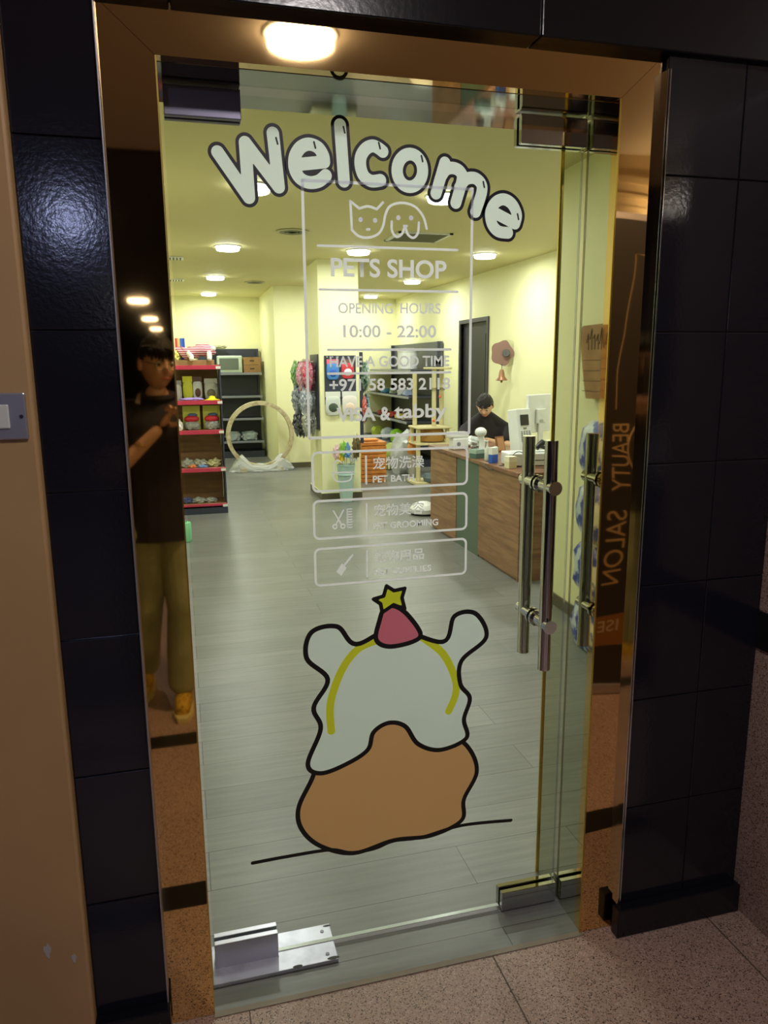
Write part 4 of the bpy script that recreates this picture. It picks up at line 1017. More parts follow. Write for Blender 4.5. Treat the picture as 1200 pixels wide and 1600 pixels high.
me = bpy.data.meshes.new('tissue_pile'); b.to_mesh(me); b.free(); o = link('tissue_pile', me, mat('white tissue', srgb(228, 232, 230), .9), None, True); o.location = (2.50, 6.25, CZ)
tag(o, 'crumpled white tissue in front of the seated man', 'tissue')
t = thing('acrylic_sign', 'clear acrylic board standing on the counter before the seated man', 'sign', (2.40, 5.85, CZ))
b = MB().prism([(-.075, 0, .03), (.075, 0, .03), (.10, 0, .10), (.05, 0, .19), (-.05, 0, .19), (-.10, 0, .12)], (0, .006, 0)); b.b.transform(Matrix.Rotation(R(25), 4, 'Z')); b.build('panel', glass_mat('acrylic', (.80, .82, .82), 1.6), t, world=False)
b = MB().box(-.06, .06, -.03, .04, .001, .03, bev=.004); b.b.transform(Matrix.Rotation(R(25), 4, 'Z')); b.build('base', M_blackp, t, world=False)
t = thing('picture_frame', 'small brown framed card leaning behind the pump bottle', 'frame', (2.56, 5.75, CZ))
b = MB().box(-.05, .05, -.006, .006, .001, .13, bev=.002, rot=None); b.b.transform(Matrix.Rotation(R(25), 4, 'Z') @ Matrix.Rotation(R(-14), 4, 'X')); b.build('border', mat('brown frame wood', srgb(130, 82, 52), .5), t, world=False)
b = MB().box(-.038, .038, -.008, -.0062, .012, .118); b.b.transform(Matrix.Rotation(R(25), 4, 'Z') @ Matrix.Rotation(R(-14), 4, 'X')); b.build('card', mat('tan card', srgb(176, 128, 88), .6), t, world=False)

# bell ornament on the right wall
bl = thing('bell_ornament', 'brown flower-shaped wall plaque with a small hanging brass bell', 'wall ornament', (XR, 8.2, 1.6))
BXC, BYC, BZC = XR - .13, 8.02, 1.60
RB = Matrix.Translation((BXC, BYC, BZC)) @ Matrix.Rotation(R(-24), 4, 'Z')        # local -y faces the entrance
def bpart(b, nm, m, sm=False):
    b.b.transform(RB); return b.build(nm, m, bl, sm)
pts = [((.125 + .009 * math.cos(5 * a)) * math.cos(a), 0, (.125 + .009 * math.cos(5 * a)) * 1.1 * math.sin(a)) for a in [k * PI / 36 for k in range(72)]]
bpart(MB().prism(pts, (0, .018, 0)), 'plaque', mat('reddish brown wood', srgb(136, 104, 92), .5))
bpart(MB().cyl((.055, .024, .0), (.055, .030, .0), .150, n=48), 'disc', glass_mat('pale acrylic disc', (.93, .93, .90), .6))
bpart(MB().cyl((.045, -.035, 0), (.045, -.001, 0), .038, .044), 'hub', mat('grey hub', srgb(110, 112, 112), .35, .5), True)
MB().tube([(BXC, BYC + .02, BZC), (BXC + .08, BYC + .03, BZC), (XR - .001, BYC + .03, BZC)], .008).build('bracket', M_blackp, bl, True)
MB().cyl((BXC, BYC, BZC - .12), (BXC, BYC, BZC - .185), .004).build('cord', M_blackp, bl)
MB().lathe([(.001, .0), (.018, -.002), (.028, -.03), (.038, -.085), (.066, -.12), (.064, -.126), (.03, -.11)], (BXC, BYC, BZC - .18), 24).build('bell', mat('antique brass', srgb(150, 108, 80), .4, .5), bl, True)
MB().ball((BXC, BYC, BZC - .318), .014, 10).build('clapper', mat('antique brass', srgb(150, 108, 80), .4, .5), bl, True)

# =================================================================== LEFT SHELF UNIT
SX0, SX1, SY0 = -.27, .40, 7.70
gs = thing('end_shelf_unit', 'shelf unit with red price rails and brown board back at the left', 'shelf', (.06, SY0, 0))
MB().box(SX0, SX1, SY0, SY0 + .42, 0, .085, bev=.004).build('plinth', M_dkmetal, gs)
MB().box(SX0, SX1 - .02, SY0 + .38, SY0 + .40, .085, 1.50).build('back_board', M_osb, gs)
for x in (SX0, SX1 - .016): MB().prism([(x, SY0 + .41, .085), (x, SY0 + .04, .085), (x, SY0 + .10, .9), (x, SY0 + .12, 1.5), (x, SY0 + .41, 1.5)], (.014, 0, 0)).build('side_panel', M_dkmetal, gs)
TZ = [.100, .468, .850, 1.145, 1.490]
for i, z_ in enumerate(TZ):
    yf = SY0 + (0, .02, .03, .04, .05)[i]
    s = MB().box(SX0 + .01, SX1 - .012, yf + .012, SY0 + .40, z_ - .02, z_, bev=.002).build('shelf_board', M_osb, gs)
    b = MB().box(SX0, SX1 - .004, yf, yf + .012, z_ - .038, z_ + .004, bev=.003); rl = b.build('price_rail', M_red, gs)
    MB().box(SX1 - .05, SX1 - .003, yf - .002, yf - .0005, z_ - .032, z_ - .006).build('gloss_streak', M_white, rl)  # white plate painted in as the sheen streak on the rail
def blob(name, label, cat, c, r3, mats, group=None, seed=0, wr=.25, freq=6, boxy=1.0):
    """crumpled bag or soft toy standing on a surface"""
    rr = random.Random(seed); b = bmesh.new(); bmesh.ops.create_icosphere(b, subdivisions=3, radius=1)
    ph_ = [rr.uniform(0, 6.3) for _ in range(4)]
    for v_ in b.verts:
        n = v_.co.normalized(); k = 1 + wr * math.sin(n.x * freq + ph_[0]) * math.sin(n.z * freq * 1.2 + ph_[1]) + wr * .5 * math.sin(n.y * freq * 1.7 + ph_[2] + n.x * 5)
        q_ = Vector([math.copysign(abs(u) ** boxy, u) for u in n])
        v_.co = Vector((q_.x * r3[0] * k, q_.y * r3[1] * k, q_.z * r3[2] * k))
    zmin = -r3[2] * .72
    for v_ in b.verts: v_.co.z = max(v_.co.z, zmin) - zmin
    me = bpy.data.meshes.new(name); b.to_mesh(me); b.free(); o = link(name, me, mats, None, True); o.location = (c[0], c[1], c[2] + .001)
    tag(o, label, cat, group); return o
def pouch(name, label, cat, c, w_, h_, m_body, m_top, group=None, yaw=0, t_=.02, content=None):
    """flat hanging or standing pack with a header card"""
    t = thing(name, label, cat, c, group); t.rotation_euler = (0, 0, R(yaw))
    b = MB(); n = 10; vsx = []
    b.ball((0, 0, h_ * .42), (w_ * .5, t_, h_ * .42), 18)
    for v_ in b.b.verts:
        q = v_.co; q.x = max(-w_ / 2, min(w_ / 2, q.x * 1.25)); q.z = max(0, min(h_ * .80, (q.z - h_ * .42) * 1.2 + h_ * .42))
    b.build('bag', m_body, t, True, world=False)
    MB().box(-w_ / 2, w_ / 2, -.004, .004, h_ * .76, h_).build('header_card', m_top, t, world=False)
    if content:
        MB().ball((0, -t_ * .75, h_ * .33), (w_ * .33, t_ * .6, h_ * .20), 14).build('contents', content, t, True, world=False)
    return t
cr = lambda *a: mat('c%d_%d_%d' % a, srgb(*a), .5)
T5 = TZ[4]
o = MB().box(-.25, .34, 7.79, 8.05, T5 + .001, T5 + .055, bev=.003).build('cardboard_tray', M_card); tag(o, 'low brown cardboard tray on top of the left shelf unit', 'box')
# striped dress on a white stuffed toy
dr = thing('toy_in_dress', 'white plush toy in pink striped dress lying on the left shelf top', 'plush toy', (.16, 7.86, T5 + .056))
M_ds = stripes('pink white stripes', srgb(170, 70, 96), srgb(225, 190, 196), 15)
b = bmesh.new(); bmesh.ops.create_uvsphere(b, u_segments=40, v_segments=24, radius=1)
for v_ in b.verts:
    n = v_.co.normalized(); k = 1 + .12 * math.sin(n.x * 14 + n.z * 6)
    fl = 1 + .5 * abs(n.x) ** 2
    v_.co = Vector((n.x * .185 * k, n.y * .075, n.z * .062 * fl * k + .080 + .018 * math.sin(n.x * 4)))
me = bpy.data.meshes.new('dress'); b.to_mesh(me); b.free(); link('dress', me, M_ds, dr, True, world=False)
M_pw = mat('white plush', srgb(235, 232, 220), .95, bump=(150, .4))
for x, dx in ((-.07, .03), (.135, .0)): MB().tube([(x, -.05, .075), (x + dx, -.075, .03), (x + dx, -.08, .006)], [.024, .026, .022], 12).ball((x + dx, -.085, .012), .024, 12).build('leg', M_pw, dr, True, world=False)
MB().ball((.175, -.01, .11), (.03, .03, .028), 14).build('head', M_pw, dr, True, world=False)
rb = thing('ribbon_stack', 'upright box striped red, yellow and blue on the left shelf top', 'box', (.015, 7.95, T5 + .056))
for k, cc in enumerate(((190, 70, 70), (225, 195, 120), (60, 110, 200), (40, 80, 190))): MB().box(-.044 + k * .024, -.0205 + k * .024, -.03, .03, 0, .215, bev=.002).build('coloured_band', cr(*cc), rb, world=False)
blob('yellow_tulle', 'pale yellow soft bundle at the left end of the shelf top', 'bundle', (-.035, 7.84, T5 + .056), (.045, .05, .055), mat('pale yellow tulle', srgb(225, 225, 130), .8), None, 3)
# tier 4 (1.145)
z_ = TZ[3]
hat = thing('yellow_toy_hat', 'bright yellow hat-shaped toy on the second highest left shelf', 'toy', (.30, 7.80, z_))
MB().lathe([(.075, .001), (.078, .008), (.05, .014), (.035, .02), (.028, .04), (.004, .048)], (0, 0, 0), 24, 1, .8).build('brim', mat('bright yellow plastic', srgb(235, 225, 30), .35), hat, True, world=False)
blob('purple_mat', 'folded lilac cloth on the second highest left shelf', 'cloth', (.10, 7.80, z_), (.12, .05, .018), mat('lilac cloth', srgb(165, 140, 215), .8), None, 9, .1)
pouch('toy_pack', 'yellow card pack leaning behind the lilac cloth', 'pack', (.07, 7.92, z_), .095, .24, cr(205, 205, 60), cr(215, 210, 50), 'packs on the left shelf unit')
pouch('toy_pack', 'dark brown and white pack between yellow card and clear bag', 'pack', (.165, 7.92, z_), .09, .235, cr(200, 200, 205), cr(90, 60, 50), 'packs on the left shelf unit', 8, content=cr(95, 60, 55))
pouch('toy_pack', 'clear bag pack with grey contents right of the brown pack', 'pack', (.30, 7.94, z_), .13, .215, plastic('clear bag a', (.75, .75, .70), .6), plastic('clear bag a'), 'packs on the left shelf unit', 0, .03, cr(120, 110, 100))
pouch('toy_pack', 'grey white pouch at the far left of the second highest shelf', 'pack', (-.05, 7.90, z_), .12, .20, cr(190, 190, 185), cr(150, 150, 145), 'packs on the left shelf unit')
# tier 3 (.85)
z_ = TZ[2]
for k, (x, lb) in enumerate(((.09, 'yellow topped pack with red toy, left one of the matching pair'), (.29, 'yellow topped pack with red toy, right one of the matching pair'))):
    t = thing('toy_pack', lb, 'pack', (x, 7.86, z_), 'packs on the left shelf unit')
    MB().box(-.085, .085, .03, .036, .002, .24).build('backing_card', cr(190, 190, 75), t, world=False)
    MB().ball((0, 0, .11), (.075, .04, .035), 16).build('toy', cr(200, 40, 55), t, True, world=False)
    MB().ball((.01, 0, .15), (.05, .025, .018), 14).build('blue_top', cr(70, 90, 130), t, True, world=False)
    b = bmesh.new(); bmesh.ops.create_icosphere(b, subdivisions=3, radius=1)
    for v_ in b.verts:
        n = v_.co.normalized(); kk = 1 + .2 * math.sin(n.x * 9 + k) * math.sin(n.z * 11); v_.co = Vector((n.x * .08 * kk, n.y * .05 * kk, max(0, n.z * .05 * kk + .042)))
    me = bpy.data.meshes.new('bag'); b.to_mesh(me); b.free(); link('bag', me, mat('silver grey film', srgb(165, 168, 170), .25, .2, bump=(50, .6)), t, True, world=False)
blob('white_pouch', 'small white pouch at the left end of the middle left shelf', 'pouch', (-.035, 7.80, z_), (.035, .03, .06), cr(215, 215, 210), None, 5)
M_film = mat('frosted film', srgb(170, 172, 165), .25, 0, bump=(45, .8))
GB = 'bagged toys on the lower left shelves'
for k, (x, r3, cc, lb) in enumerate(((.03, (.07, .06, .05), (175, 178, 172), 'grey bagged toy at the left of the second lowest shelf'), (.15, (.07, .06, .045), (180, 180, 165), 'clear bagged toy in the middle of the second lowest shelf'),
                                     (.285, (.07, .06, .045), (200, 195, 150), 'clear bag with yellow toy at the right of the second lowest shelf'), (.07, (.04, .03, .02), (215, 130, 80), 'small orange toy at the front of the second lowest shelf'), (.17, (.05, .03, .016), (130, 160, 215), 'small blue packet at the front of the second lowest shelf'))):
    blob('bagged_toy', lb, 'bagged toy', (x, 7.86 - (.07 if k > 2 else 0), TZ[1]), r3, mat('film%d' % k, srgb(*cc), .28, bump=(45, .7)), GB, 20 + k)
for k, (x, r3, cc, lb) in enumerate(((.0, (.05, .05, .035), (95, 105, 150), 'dark blue bagged toy at the left of the lowest shelf'), (.12, (.07, .05, .03), (185, 190, 188), 'silver bagged toy in the middle of the lowest shelf'), (.24, (.06, .05, .028), (175, 180, 178), 'grey bagged toy at the right of the lowest shelf'))):
    blob('bagged_toy', lb, 'bagged toy', (x, 7.84, TZ[0]), r3, mat('filmb%d' % k, srgb(*cc), .28, bump=(45, .7)), GB, 40 + k)
p = onZ(291, 846); g_ = thing('green_roll', 'light green cylinder standing on the floor beside the left door edge', 'roll', (p.x, p.y, 0))
MB().lathe([(.045, .001), (.05, .01), (.05, .16), (.045, .17), (.02, .172)], (0, 0, 0), 24).build('roll_body', cr(130, 205, 150), g_, True, world=False)
MB().lathe([(.02, .172), (.02, .178)], (0, 0, 0), 20).build('core', cr(90, 150, 110), g_, True, world=False)

# =================================================================== BACK SHELF + HOOP
def gondola(name, label, x0, x1, y0, y1, top, tiers, axis='y', depth0=None):
    """dark gondola shelf; open side faces -y"""
    t = thing(name, label, 'shelf', ((x0 + x1) / 2, y0, 0))
    MB().box(x0, x1, y1 - .03, y1, 0, top).build('back_panel', M_dkmetal, t)
    MB().box(x0, x1, y0, y1 - .03, 0, .10).build('plinth', M_dkmetal, t)
    for x in (x0, x1 - .03): MB().box(x, x + .03, y1 - .07, y1 - .03, .1, top).build('upright', M_dkmetal, t)
    for z_ in tiers:
        s = MB().box(x0 + .005, x1 - .005, y0, y1 - .03, z_ - .02, z_, bev=.002).build('shelf_board', M_dkmetal, t)
        MB().box(x0, x1, y0 - .012, y0 - .0005, z_ - .032, z_ + .004, bev=.002).build('shelf_edge', M_greymetal, s)
    return t
gondola('wall_shelf', 'charcoal metal shelving against the back wall behind the hoop', .30, 1.28, 12.36, 12.84, 1.75, (.27, .64, 1.0, 1.365))
# shift: right end seen at x=1.61 is beyond the pier, the unit stands left of it
mw = thing('pet_carrier', 'white box with dark window on top of the back shelving', 'carrier', (.62, 12.55, 1.366))
b = MB().box(-.03, .36, -.15, .12, .001, .27, bev=.015); b.build('housing', mat('mint white plastic', srgb(205, 222, 210), .4), mw, world=False)
MB().box(.0, .30, -.156, -.1505, .05, .23, bev=.004).build('window', mat('grey mesh window', srgb(110, 120, 112), .3), mw, world=False)
MB().box(.31, .335, -.160, -.1505, .08, .20, bev=.002).build('latch', M_white, mw, world=False)
for k in range(2):
    o = MB().box(1.0, 1.275, 12.40, 12.70, 1.366 + k * .125, 1.366 + k * .125 + .12, bev=.003).build('carton', M_card)
    tag(o, ('brown carton under another at the right end of the back shelving', 'brown carton stacked on top of another on the back shelving')[k], 'box', 'cartons on the back shelving')
    l = MB().box(1.10, 1.17, 12.3985, 12.3995, 1.366 + k * .125 + .05, 1.366 + k * .125 + .075).build('print_mark', mat('dark print', srgb(90, 66, 44), .7)); l.parent = o
blob('folded_towel', 'olive brown folded cloth on top of the back shelving', 'cloth', (.64, 12.72, 1.75), (.12, .05, .03), cr(150, 145, 110), None, 8)
for k, (x, z_, lb) in enumerate(((.50, .271, 'grey plastic-wrapped bundle at the left of the lowest back shelf'), (.78, .271, 'pale plastic-wrapped bundle in the middle of the lowest back shelf'), (1.05, .271, 'silver plastic-wrapped bundle at the right of the lowest back shelf'))):
    blob('wrapped_bundle', lb, 'bundle', (x, 12.50, z_), (.13, .13, .085), mat('pale blue film', srgb(165, 178, 190), .25, .1, bump=(25, .8)), 'wrapped bundles on the lowest back shelf', 60 + k, .14, 11, .7)
# hoop
hp = thing('wooden_hoop', 'large round wooden hoop standing on the floor, wrapped in plastic at its foot', 'hoop', (1.05, 10.72, 0))
HC, HR_ = V((1.055, 10.72, .515)), .475
b = bmesh.new(); N = 96; rings = []
for k in range(N):
    a = 2 * PI * k / N; row = []
    for r_, y_ in ((HR_, -.06), (HR_ - .055, -.06), (HR_ - .055, .06), (HR_, .06)):
        row.append(b.verts.new((HC.x + r_ * math.cos(a), HC.y + y_, HC.z + r_ * math.sin(a))))
    rings.append(row)
for k in range(N):
    A, B_ = rings[k], rings[(k + 1) % N]
    for j in range(4): b.faces.new((A[j], A[(j + 1) % 4], B_[(j + 1) % 4], B_[j]))
bmesh.ops.recalc_face_normals(b, faces=b.faces); me = bpy.data.meshes.new('hoop_ring'); b.to_mesh(me); b.free()
link('hoop_ring', me, mat('pale wood board', srgb(196, 184, 150), .6, noise=(22, srgb(170, 155, 118), .45, .6)), hp, True)
b = MB()
for sx in (-1, 1): b.box(HC.x + sx * .25 - .05, HC.x + sx * .25 + .05, 10.60, 10.84, .001, .06, bev=.004)
b.build('foot', mat('pale foot block', srgb(190, 180, 150), .7), hp)
b = bmesh.new(); bmesh.ops.create_icosphere(b, subdivisions=4, radius=1)
for v_ in b.verts:
    n = v_.co.normalized(); k = 1 + .08 * math.sin(n.x * 13) * math.sin(n.z * 11 + n.y * 7)
    zz = max(0, n.z) * (.09 + .20 * math.exp(-((abs(n.x) - .62) / .2) ** 2)) * k + .01 + .008 * math.sin(n.x * 40)
    v_.co = Vector((1.055 + n.x * .47 * k, 10.72 + n.y * .14 * k, max(.002, zz)))
me = bpy.data.meshes.new('plastic_wrap'); b.to_mesh(me); b.free(); link('plastic_wrap', me, M_wrap, hp, True)

# =================================================================== COLUMN DISPLAYS
def pegboard(x0, x1, z0, z1, y, label, name='display_panel'):
    t = thing(name, label, 'display panel', ((x0 + x1) / 2, y, z0))
    b = MB().box(x0, x1, y - .012, y, z0, z1); b.build('panel', M_dkmetal, t)
    b = MB()
    n = max(2, int((x1 - x0) / .06))
    for k in range(n): b.cyl((x0 + .03 + k * .06, y - .012, z1 - .015), (x0 + .03 + k * .06, y - .022, z1 - .015), .006, n=8)
    b.build('hook_row', M_white, t)
    return t
pegboard(1.515, 1.862, 1.06, 1.585, 8.118, 'charcoal display panel on the front of the yellow column')
GP = 'hanging packs on the front of the column'
def hang(x, z0, w_, h_, a, c_, lb, cont=None, y=8.098):
    pouch('hanging_pack', lb, 'pack', (x, y, z0), w_, h_, a, c_, GP, 0, .016, cont)
hang(1.605, 1.33, .135, .215, cr(70, 130, 200), cr(215, 110, 130), 'blue pack with pink header, upper left on the column front', cr(40, 90, 190))
hang(1.77, 1.34, .135, .205, cr(200, 60, 70), cr(120, 90, 80), 'red pack with brown header, upper right on the column front', cr(225, 225, 235))
hang(1.60, .945, .165, .255, cr(205, 210, 205), cr(222, 224, 218), 'white pack with dark green bone toy, lower left on the column front', cr(70, 85, 70))
hang(1.785, .945, .165, .255, cr(222, 218, 212), cr(225, 226, 222), 'white pack with cream bone toy, lower right on the column front', cr(235, 210, 190))
# bundles of leashes on the left side of the column
sp = thing('display_panel', 'charcoal display panel on the left side of the yellow column', 'display panel', (1.46, 8.4, .8))
MB().box(1.452, 1.464, 8.18, 8.66, .78, 1.60).build('panel', M_dkmetal, sp)
b = MB()
for z_ in (1.52, 1.20, .93):
    for y_ in (8.28, 8.42, 8.56): b.cyl((1.452, y_, z_), (1.30, y_, z_), .004, n=8)
b.build('hook_row', M_chrome, sp)
def bundle(name, label, x, y, z0, w_, h_, cols, grp, seed):
    t = thing(name, label, 'hanging toys', (x, y, z0), grp); rr = random.Random(seed)
    for k, cc in enumerate(cols):
        bb = bmesh.new(); bmesh.ops.create_icosphere(bb, subdivisions=4, radius=1); p1, p2 = rr.uniform(0, 6), rr.uniform(0, 6)
        ox, oy, oz = (k - 1) * w_ * .30, (k - 1) * .035, rr.uniform(-.02, .02)
        for v_ in bb.verts:
            n = v_.co.normalized(); kk = 1 + .22 * math.sin(n.x * 13 + p1) * math.sin(n.z * 15 + p2) + .14 * math.sin(n.y * 23 + n.z * 17 + p2)
            ww = .55 + .45 * math.sin(PI * min(1, (1 - n.z) * .5 + .12))
            v_.co = Vector((n.x * w_ * .34 * kk * ww + ox, n.y * .055 * kk * ww + oy, n.z * h_ * .50 * (1 + .12 * math.sin(n.x * 19 + p1)) + h_ * .5 + oz))
        me = bpy.data.meshes.new('bag'); bb.to_mesh(me); bb.free()
        o_ = tuple(min(255, c_ * .45 + 125) for c_ in cc)
        link('bag', me, mat('g%d_%d_%d' % cc, srgb(*cc), .22, noise=(26, srgb(*o_), .42, .58), bump=(40, .8)), t, True, world=False)
    return t
GT = 'bundles hanging on the left side of the column'
bundle('toy_bundle', 'bright pink hanging bundle, upper right beside the column', 1.38, 8.30, 1.20, .12, .34, [(225, 60, 100), (235, 120, 150), (120, 40, 60)], GT, 1)
bundle('toy_bundle', 'pink and clear bagged bundle, upper middle beside the column', 1.34, 8.42, 1.20, .14, .34, [(225, 150, 170), (190, 185, 180), (200, 50, 85)], GT, 2)
bundle('toy_bundle', 'green and dark hanging bundle, upper left beside the column', 1.30, 8.56, 1.20, .14, .34, [(110, 170, 80), (60, 62, 60), (170, 180, 160)], GT, 3)
bundle('toy_bundle', 'pale grey bagged bundle, middle row beside the column', 1.36, 8.32, .92, .15, .32, [(150, 158, 172), (185, 192, 202), (120, 126, 140)], GT, 4)
bundle('toy_bundle', 'blue grey bagged bundle, middle row left beside the column', 1.30, 8.52, .92, .15, .32, [(140, 150, 160), (175, 182, 192), (110, 118, 130)], GT, 5)
bundle('toy_bundle', 'grey and olive bundle, lower row beside the column', 1.37, 8.32, .70, .14, .28, [(150, 152, 130), (95, 100, 90), (190, 195, 190)], GT, 6)
bundle('toy_bundle', 'black bundle, lower row left beside the column', 1.30, 8.54, .68, .14, .28, [(40, 42, 48), (70, 74, 82), (110, 115, 120)], GT, 7)
# narrow panel on the right of the column
sp = thing('display_panel', 'narrow charcoal upright on the right side of the yellow column', 'display panel', (1.93, 8.3, .6))
MB().box(1.906, 1.955, 8.16, 8.24, .62, 1.62).build('panel', M_dkmetal, sp)
MB().cyl((1.955, 8.2, 1.5), (2.05, 8.2, 1.5), .004).cyl((1.955, 8.2, 1.13), (2.05, 8.2, 1.13), .004).build('hook_row', M_chrome, sp)
GR = 'bundles hanging right of the column'
bundle('toy_bundle', 'dark green and white bundle hanging right of the column', 1.99, 8.20, 1.20, .09, .32, [(60, 95, 70), (120, 160, 130), (200, 205, 200)], GR, 8)
bundle('toy_bundle', 'coral red and black bundle hanging right of the column', 1.99, 8.20, .86, .08, .30, [(220, 90, 80), (40, 40, 45), (120, 190, 205)], GR, 9)
# mint bucket of toys
bk = thing('mint_bucket', 'tall pale mint bucket standing in front of the yellow column', 'bucket', (1.70, 7.96, 0))
MB().lathe([(.062, .0), (.066, .004), (.098, .40), (.104, .405), (.104, .415), (.092, .412), (.07, .35)], (1.70, 7.96, .001), 32).build('bucket_body', mat('pale mint plastic', srgb(176, 205, 200), .4), bk, True)
MB().lathe([(.100, .30), (.103, .305), (.100, .31)], (1.70, 7.96, .001), 32).build('rim_band', mat('pale mint plastic', srgb(176, 205, 200), .4), bk, True)
GK = 'toys standing in the mint bucket'
for k, (dx, h_, cc, lb) in enumerate(((-.055, .17, (225, 190, 200), 'white and pink foil toy at the left of the mint bucket'), (-.015, .22, (150, 200, 90), 'lime green feather toy in the mint bucket'), (-.03, .13, (245, 210, 70), 'yellow toy in the mint bucket'),
                                      (.005, .20, (110, 160, 220), 'sky blue toy in the mint bucket'), (.055, .11, (235, 235, 235), 'white plush toy at the right of the mint bucket'), (.07, .24, (110, 95, 60), 'brown feather toy at the right of the mint bucket'))):
    t = thing('wand_toy', lb, 'toy', (1.70 + dx * .7, 7.96 + (-.02 if k % 2 else .02), .30), GK)
    MB().cyl((0, 0, .01), (dx * .6, 0, .12 + h_ * .7), .005, n=8).build('stick', mat('c%d_%d_%d' % (190, 180, 150), srgb(190, 180, 150), .5), t, world=False)
    b = bmesh.new(); bmesh.ops.create_icosphere(b, subdivisions=3, radius=1)
    for v_ in b.verts:
        n = v_.co.normalized(); kk = 1 + .38 * math.sin(n.z * 13 + k) * math.sin(n.x * 12 + k * 2) + .15 * math.sin(n.y * 21); v_.co = Vector((n.x * .042 * kk + dx, n.y * .04 * kk, n.z * (.075 if k != 5 else .11) * kk + .12 + h_ * .75))
    me = bpy.data.meshes.new('toy_head'); b.to_mesh(me); b.free(); link('toy_head', me, mat('c%d_%d_%d' % cc, srgb(*cc), .5), t, True, world=False)

# =================================================================== RIGHT REAR SHELVING, CAT TREE
rs = thing('side_shelf', 'charcoal shelving with goods along the right wall at the back', 'shelf', (3.4, 10.3, 0))
RY0, RY1 = 10.35, 12.82
MB().box(3.63, 3.66, RY0, RY1, 0, 1.80).build('back_panel', mat('grey back panel', srgb(84, 88, 92), .45), rs)
for y in (RY0, RY1 - .03): MB().box(3.58, 3.63, y, y + .03, 0, 1.80).build('upright', M_dkmetal, rs)
MB().box(3.08, 3.63, RY0, RY1, 0, .10).build('plinth', M_dkmetal, rs)
RT = [(.30, 3.05), (.66, 3.12), (1.02, 3.15), (1.40, 3.18)]
for z_, xf in RT:
    s = MB().box(xf, 3.63, RY0, RY1, z_ - .02, z_, bev=.002).build('shelf_board', M_dkmetal, rs)
    MB().box(xf - .012, xf - .0005, RY0, RY1, z_ - .03, z_ + .003, bev=.002).build('shelf_edge', M_greymetal, s)
wc = thing('white_canister', 'large white cylinder standing on the top of the side shelving', 'canister', (3.36, 11.1, 1.401))
MB().lathe([(.14, .001), (.15, .01), (.15, .30), (.14, .31), (.05, .315)], (0, 0, 0), 32).build('canister_body', M_white, wc, True, world=False)
MB().lathe([(.152, .25), (.155, .255), (.155, .30), (.10, .318)], (0, 0, 0), 32).build('lid', M_white, wc, True, world=False)
GS = 'pet goods on the side shelving'
goods = [(3.28, 10.75, 1.021, (.09, .08, .05), (150, 165, 200), 'blue and white packet near the front of the second shelf'), (3.28, 11.1, 1.021, (.08, .08, .055), (205, 210, 215), 'white packet beside the blue one on the second shelf'),
         (3.28, 11.5, 1.021, (.09, .09, .05), (120, 130, 120), 'grey green packet in the middle of the second shelf'), (3.26, 12.0, 1.021, (.08, .09, .04), (90, 150, 190), 'blue packet toward the far end of the second shelf'), (3.26, 12.4, 1.021, (.06, .06, .09), (120, 110, 70), 'brown figurine at the far end of the second shelf'),
         (3.24, 10.7, .661, (.09, .1, .05), (150, 140, 130), 'brown grey packet near the front of the third shelf'), (3.24, 11.1, .661, (.08, .1, .045), (200, 190, 90), 'yellow packet in the third shelf'), (3.24, 11.55, .661, (.08, .1, .045), (190, 70, 60), 'red packet in the third shelf'), (3.24, 12.1, .661, (.1, .1, .045), (150, 50, 50), 'dark red packet at the far end of the third shelf'),
         (3.20, 10.7, .301, (.1, .1, .07), (200, 200, 190), 'cream packet near the front of the lowest shelf'), (3.20, 11.15, .301, (.1, .11, .11), (140, 200, 50), 'bright green bag on the lowest shelf'), (3.20, 11.7, .301, (.1, .11, .10), (185, 200, 210), 'pale blue bag on the lowest shelf'), (3.18, 12.3, .301, (.09, .11, .09), (190, 210, 80), 'lime yellow bag at the far end of the lowest shelf')]
for k, (x, y, z_, r3, cc, lb) in enumerate(goods):
    blob('pet_product', lb, 'packet', (x, y, z_), r3, mat('c%d_%d_%d' % cc, srgb(*cc), .5), GS, 80 + k, .10, 6, .7)
# floor goods
oc = thing('orange_crate_stack', 'stack of orange slatted storage boxes right of the yellow column', 'storage box', (2.32, 9.35, 0))
M_or = mat('orange wood', srgb(205, 125, 55), .5, noise=(12, srgb(225, 145, 70), .4, .6))
for k in range(2): 
    b = MB()
    for j in range(5): b.box(2.17, 2.50, 9.20, 9.50, .001 + k * .26 + j * .052, .001 + k * .26 + j * .052 + .045, bev=.004)
    b.build('drawer', M_or, oc)
MB().box(2.22, 2.42, 9.28, 9.45, .525, .545, bev=.003).build('lid', mat('orange lid', srgb(235, 160, 85), .5), oc)
blob('green_bag', 'olive green cloth bag on the floor in front of the side shelving', 'bag', (2.86, 10.3, .0), (.16, .14, .22), cr(150, 165, 70), None, 110, .12)
blob('clear_bag', 'large clear grey plastic bag on the floor left of the cat tree', 'bag', (2.92, 9.85, .0), (.18, .16, .34), mat('grey clear film', srgb(190, 195, 198), .22, bump=(22, .9)), None, 111, .15)
fx = thing('orange_plush', 'orange plush toy leaning on the cat tree', 'plush toy', (2.86, 9.22, 0))
MB().ball((2.86, 9.24, .40), (.075, .06, .09), 16).build('body', cr(215, 140, 60), fx, True)
MB().ball((2.85, 9.22, .51), .055, 14).build('head', cr(225, 150, 70), fx, True)
MB().cyl((2.86, 9.24, .001), (2.86, 9.24, .34), .05).build('base_cushion', cr(180, 175, 170), fx, True)
for sx in (-1, 1): MB().cyl((2.85 + sx * .03, 9.22, .55), (2.85 + sx * .04, 9.22, .60), .022, .003, n=12).build('ear', cr(225, 150, 70), fx, True)
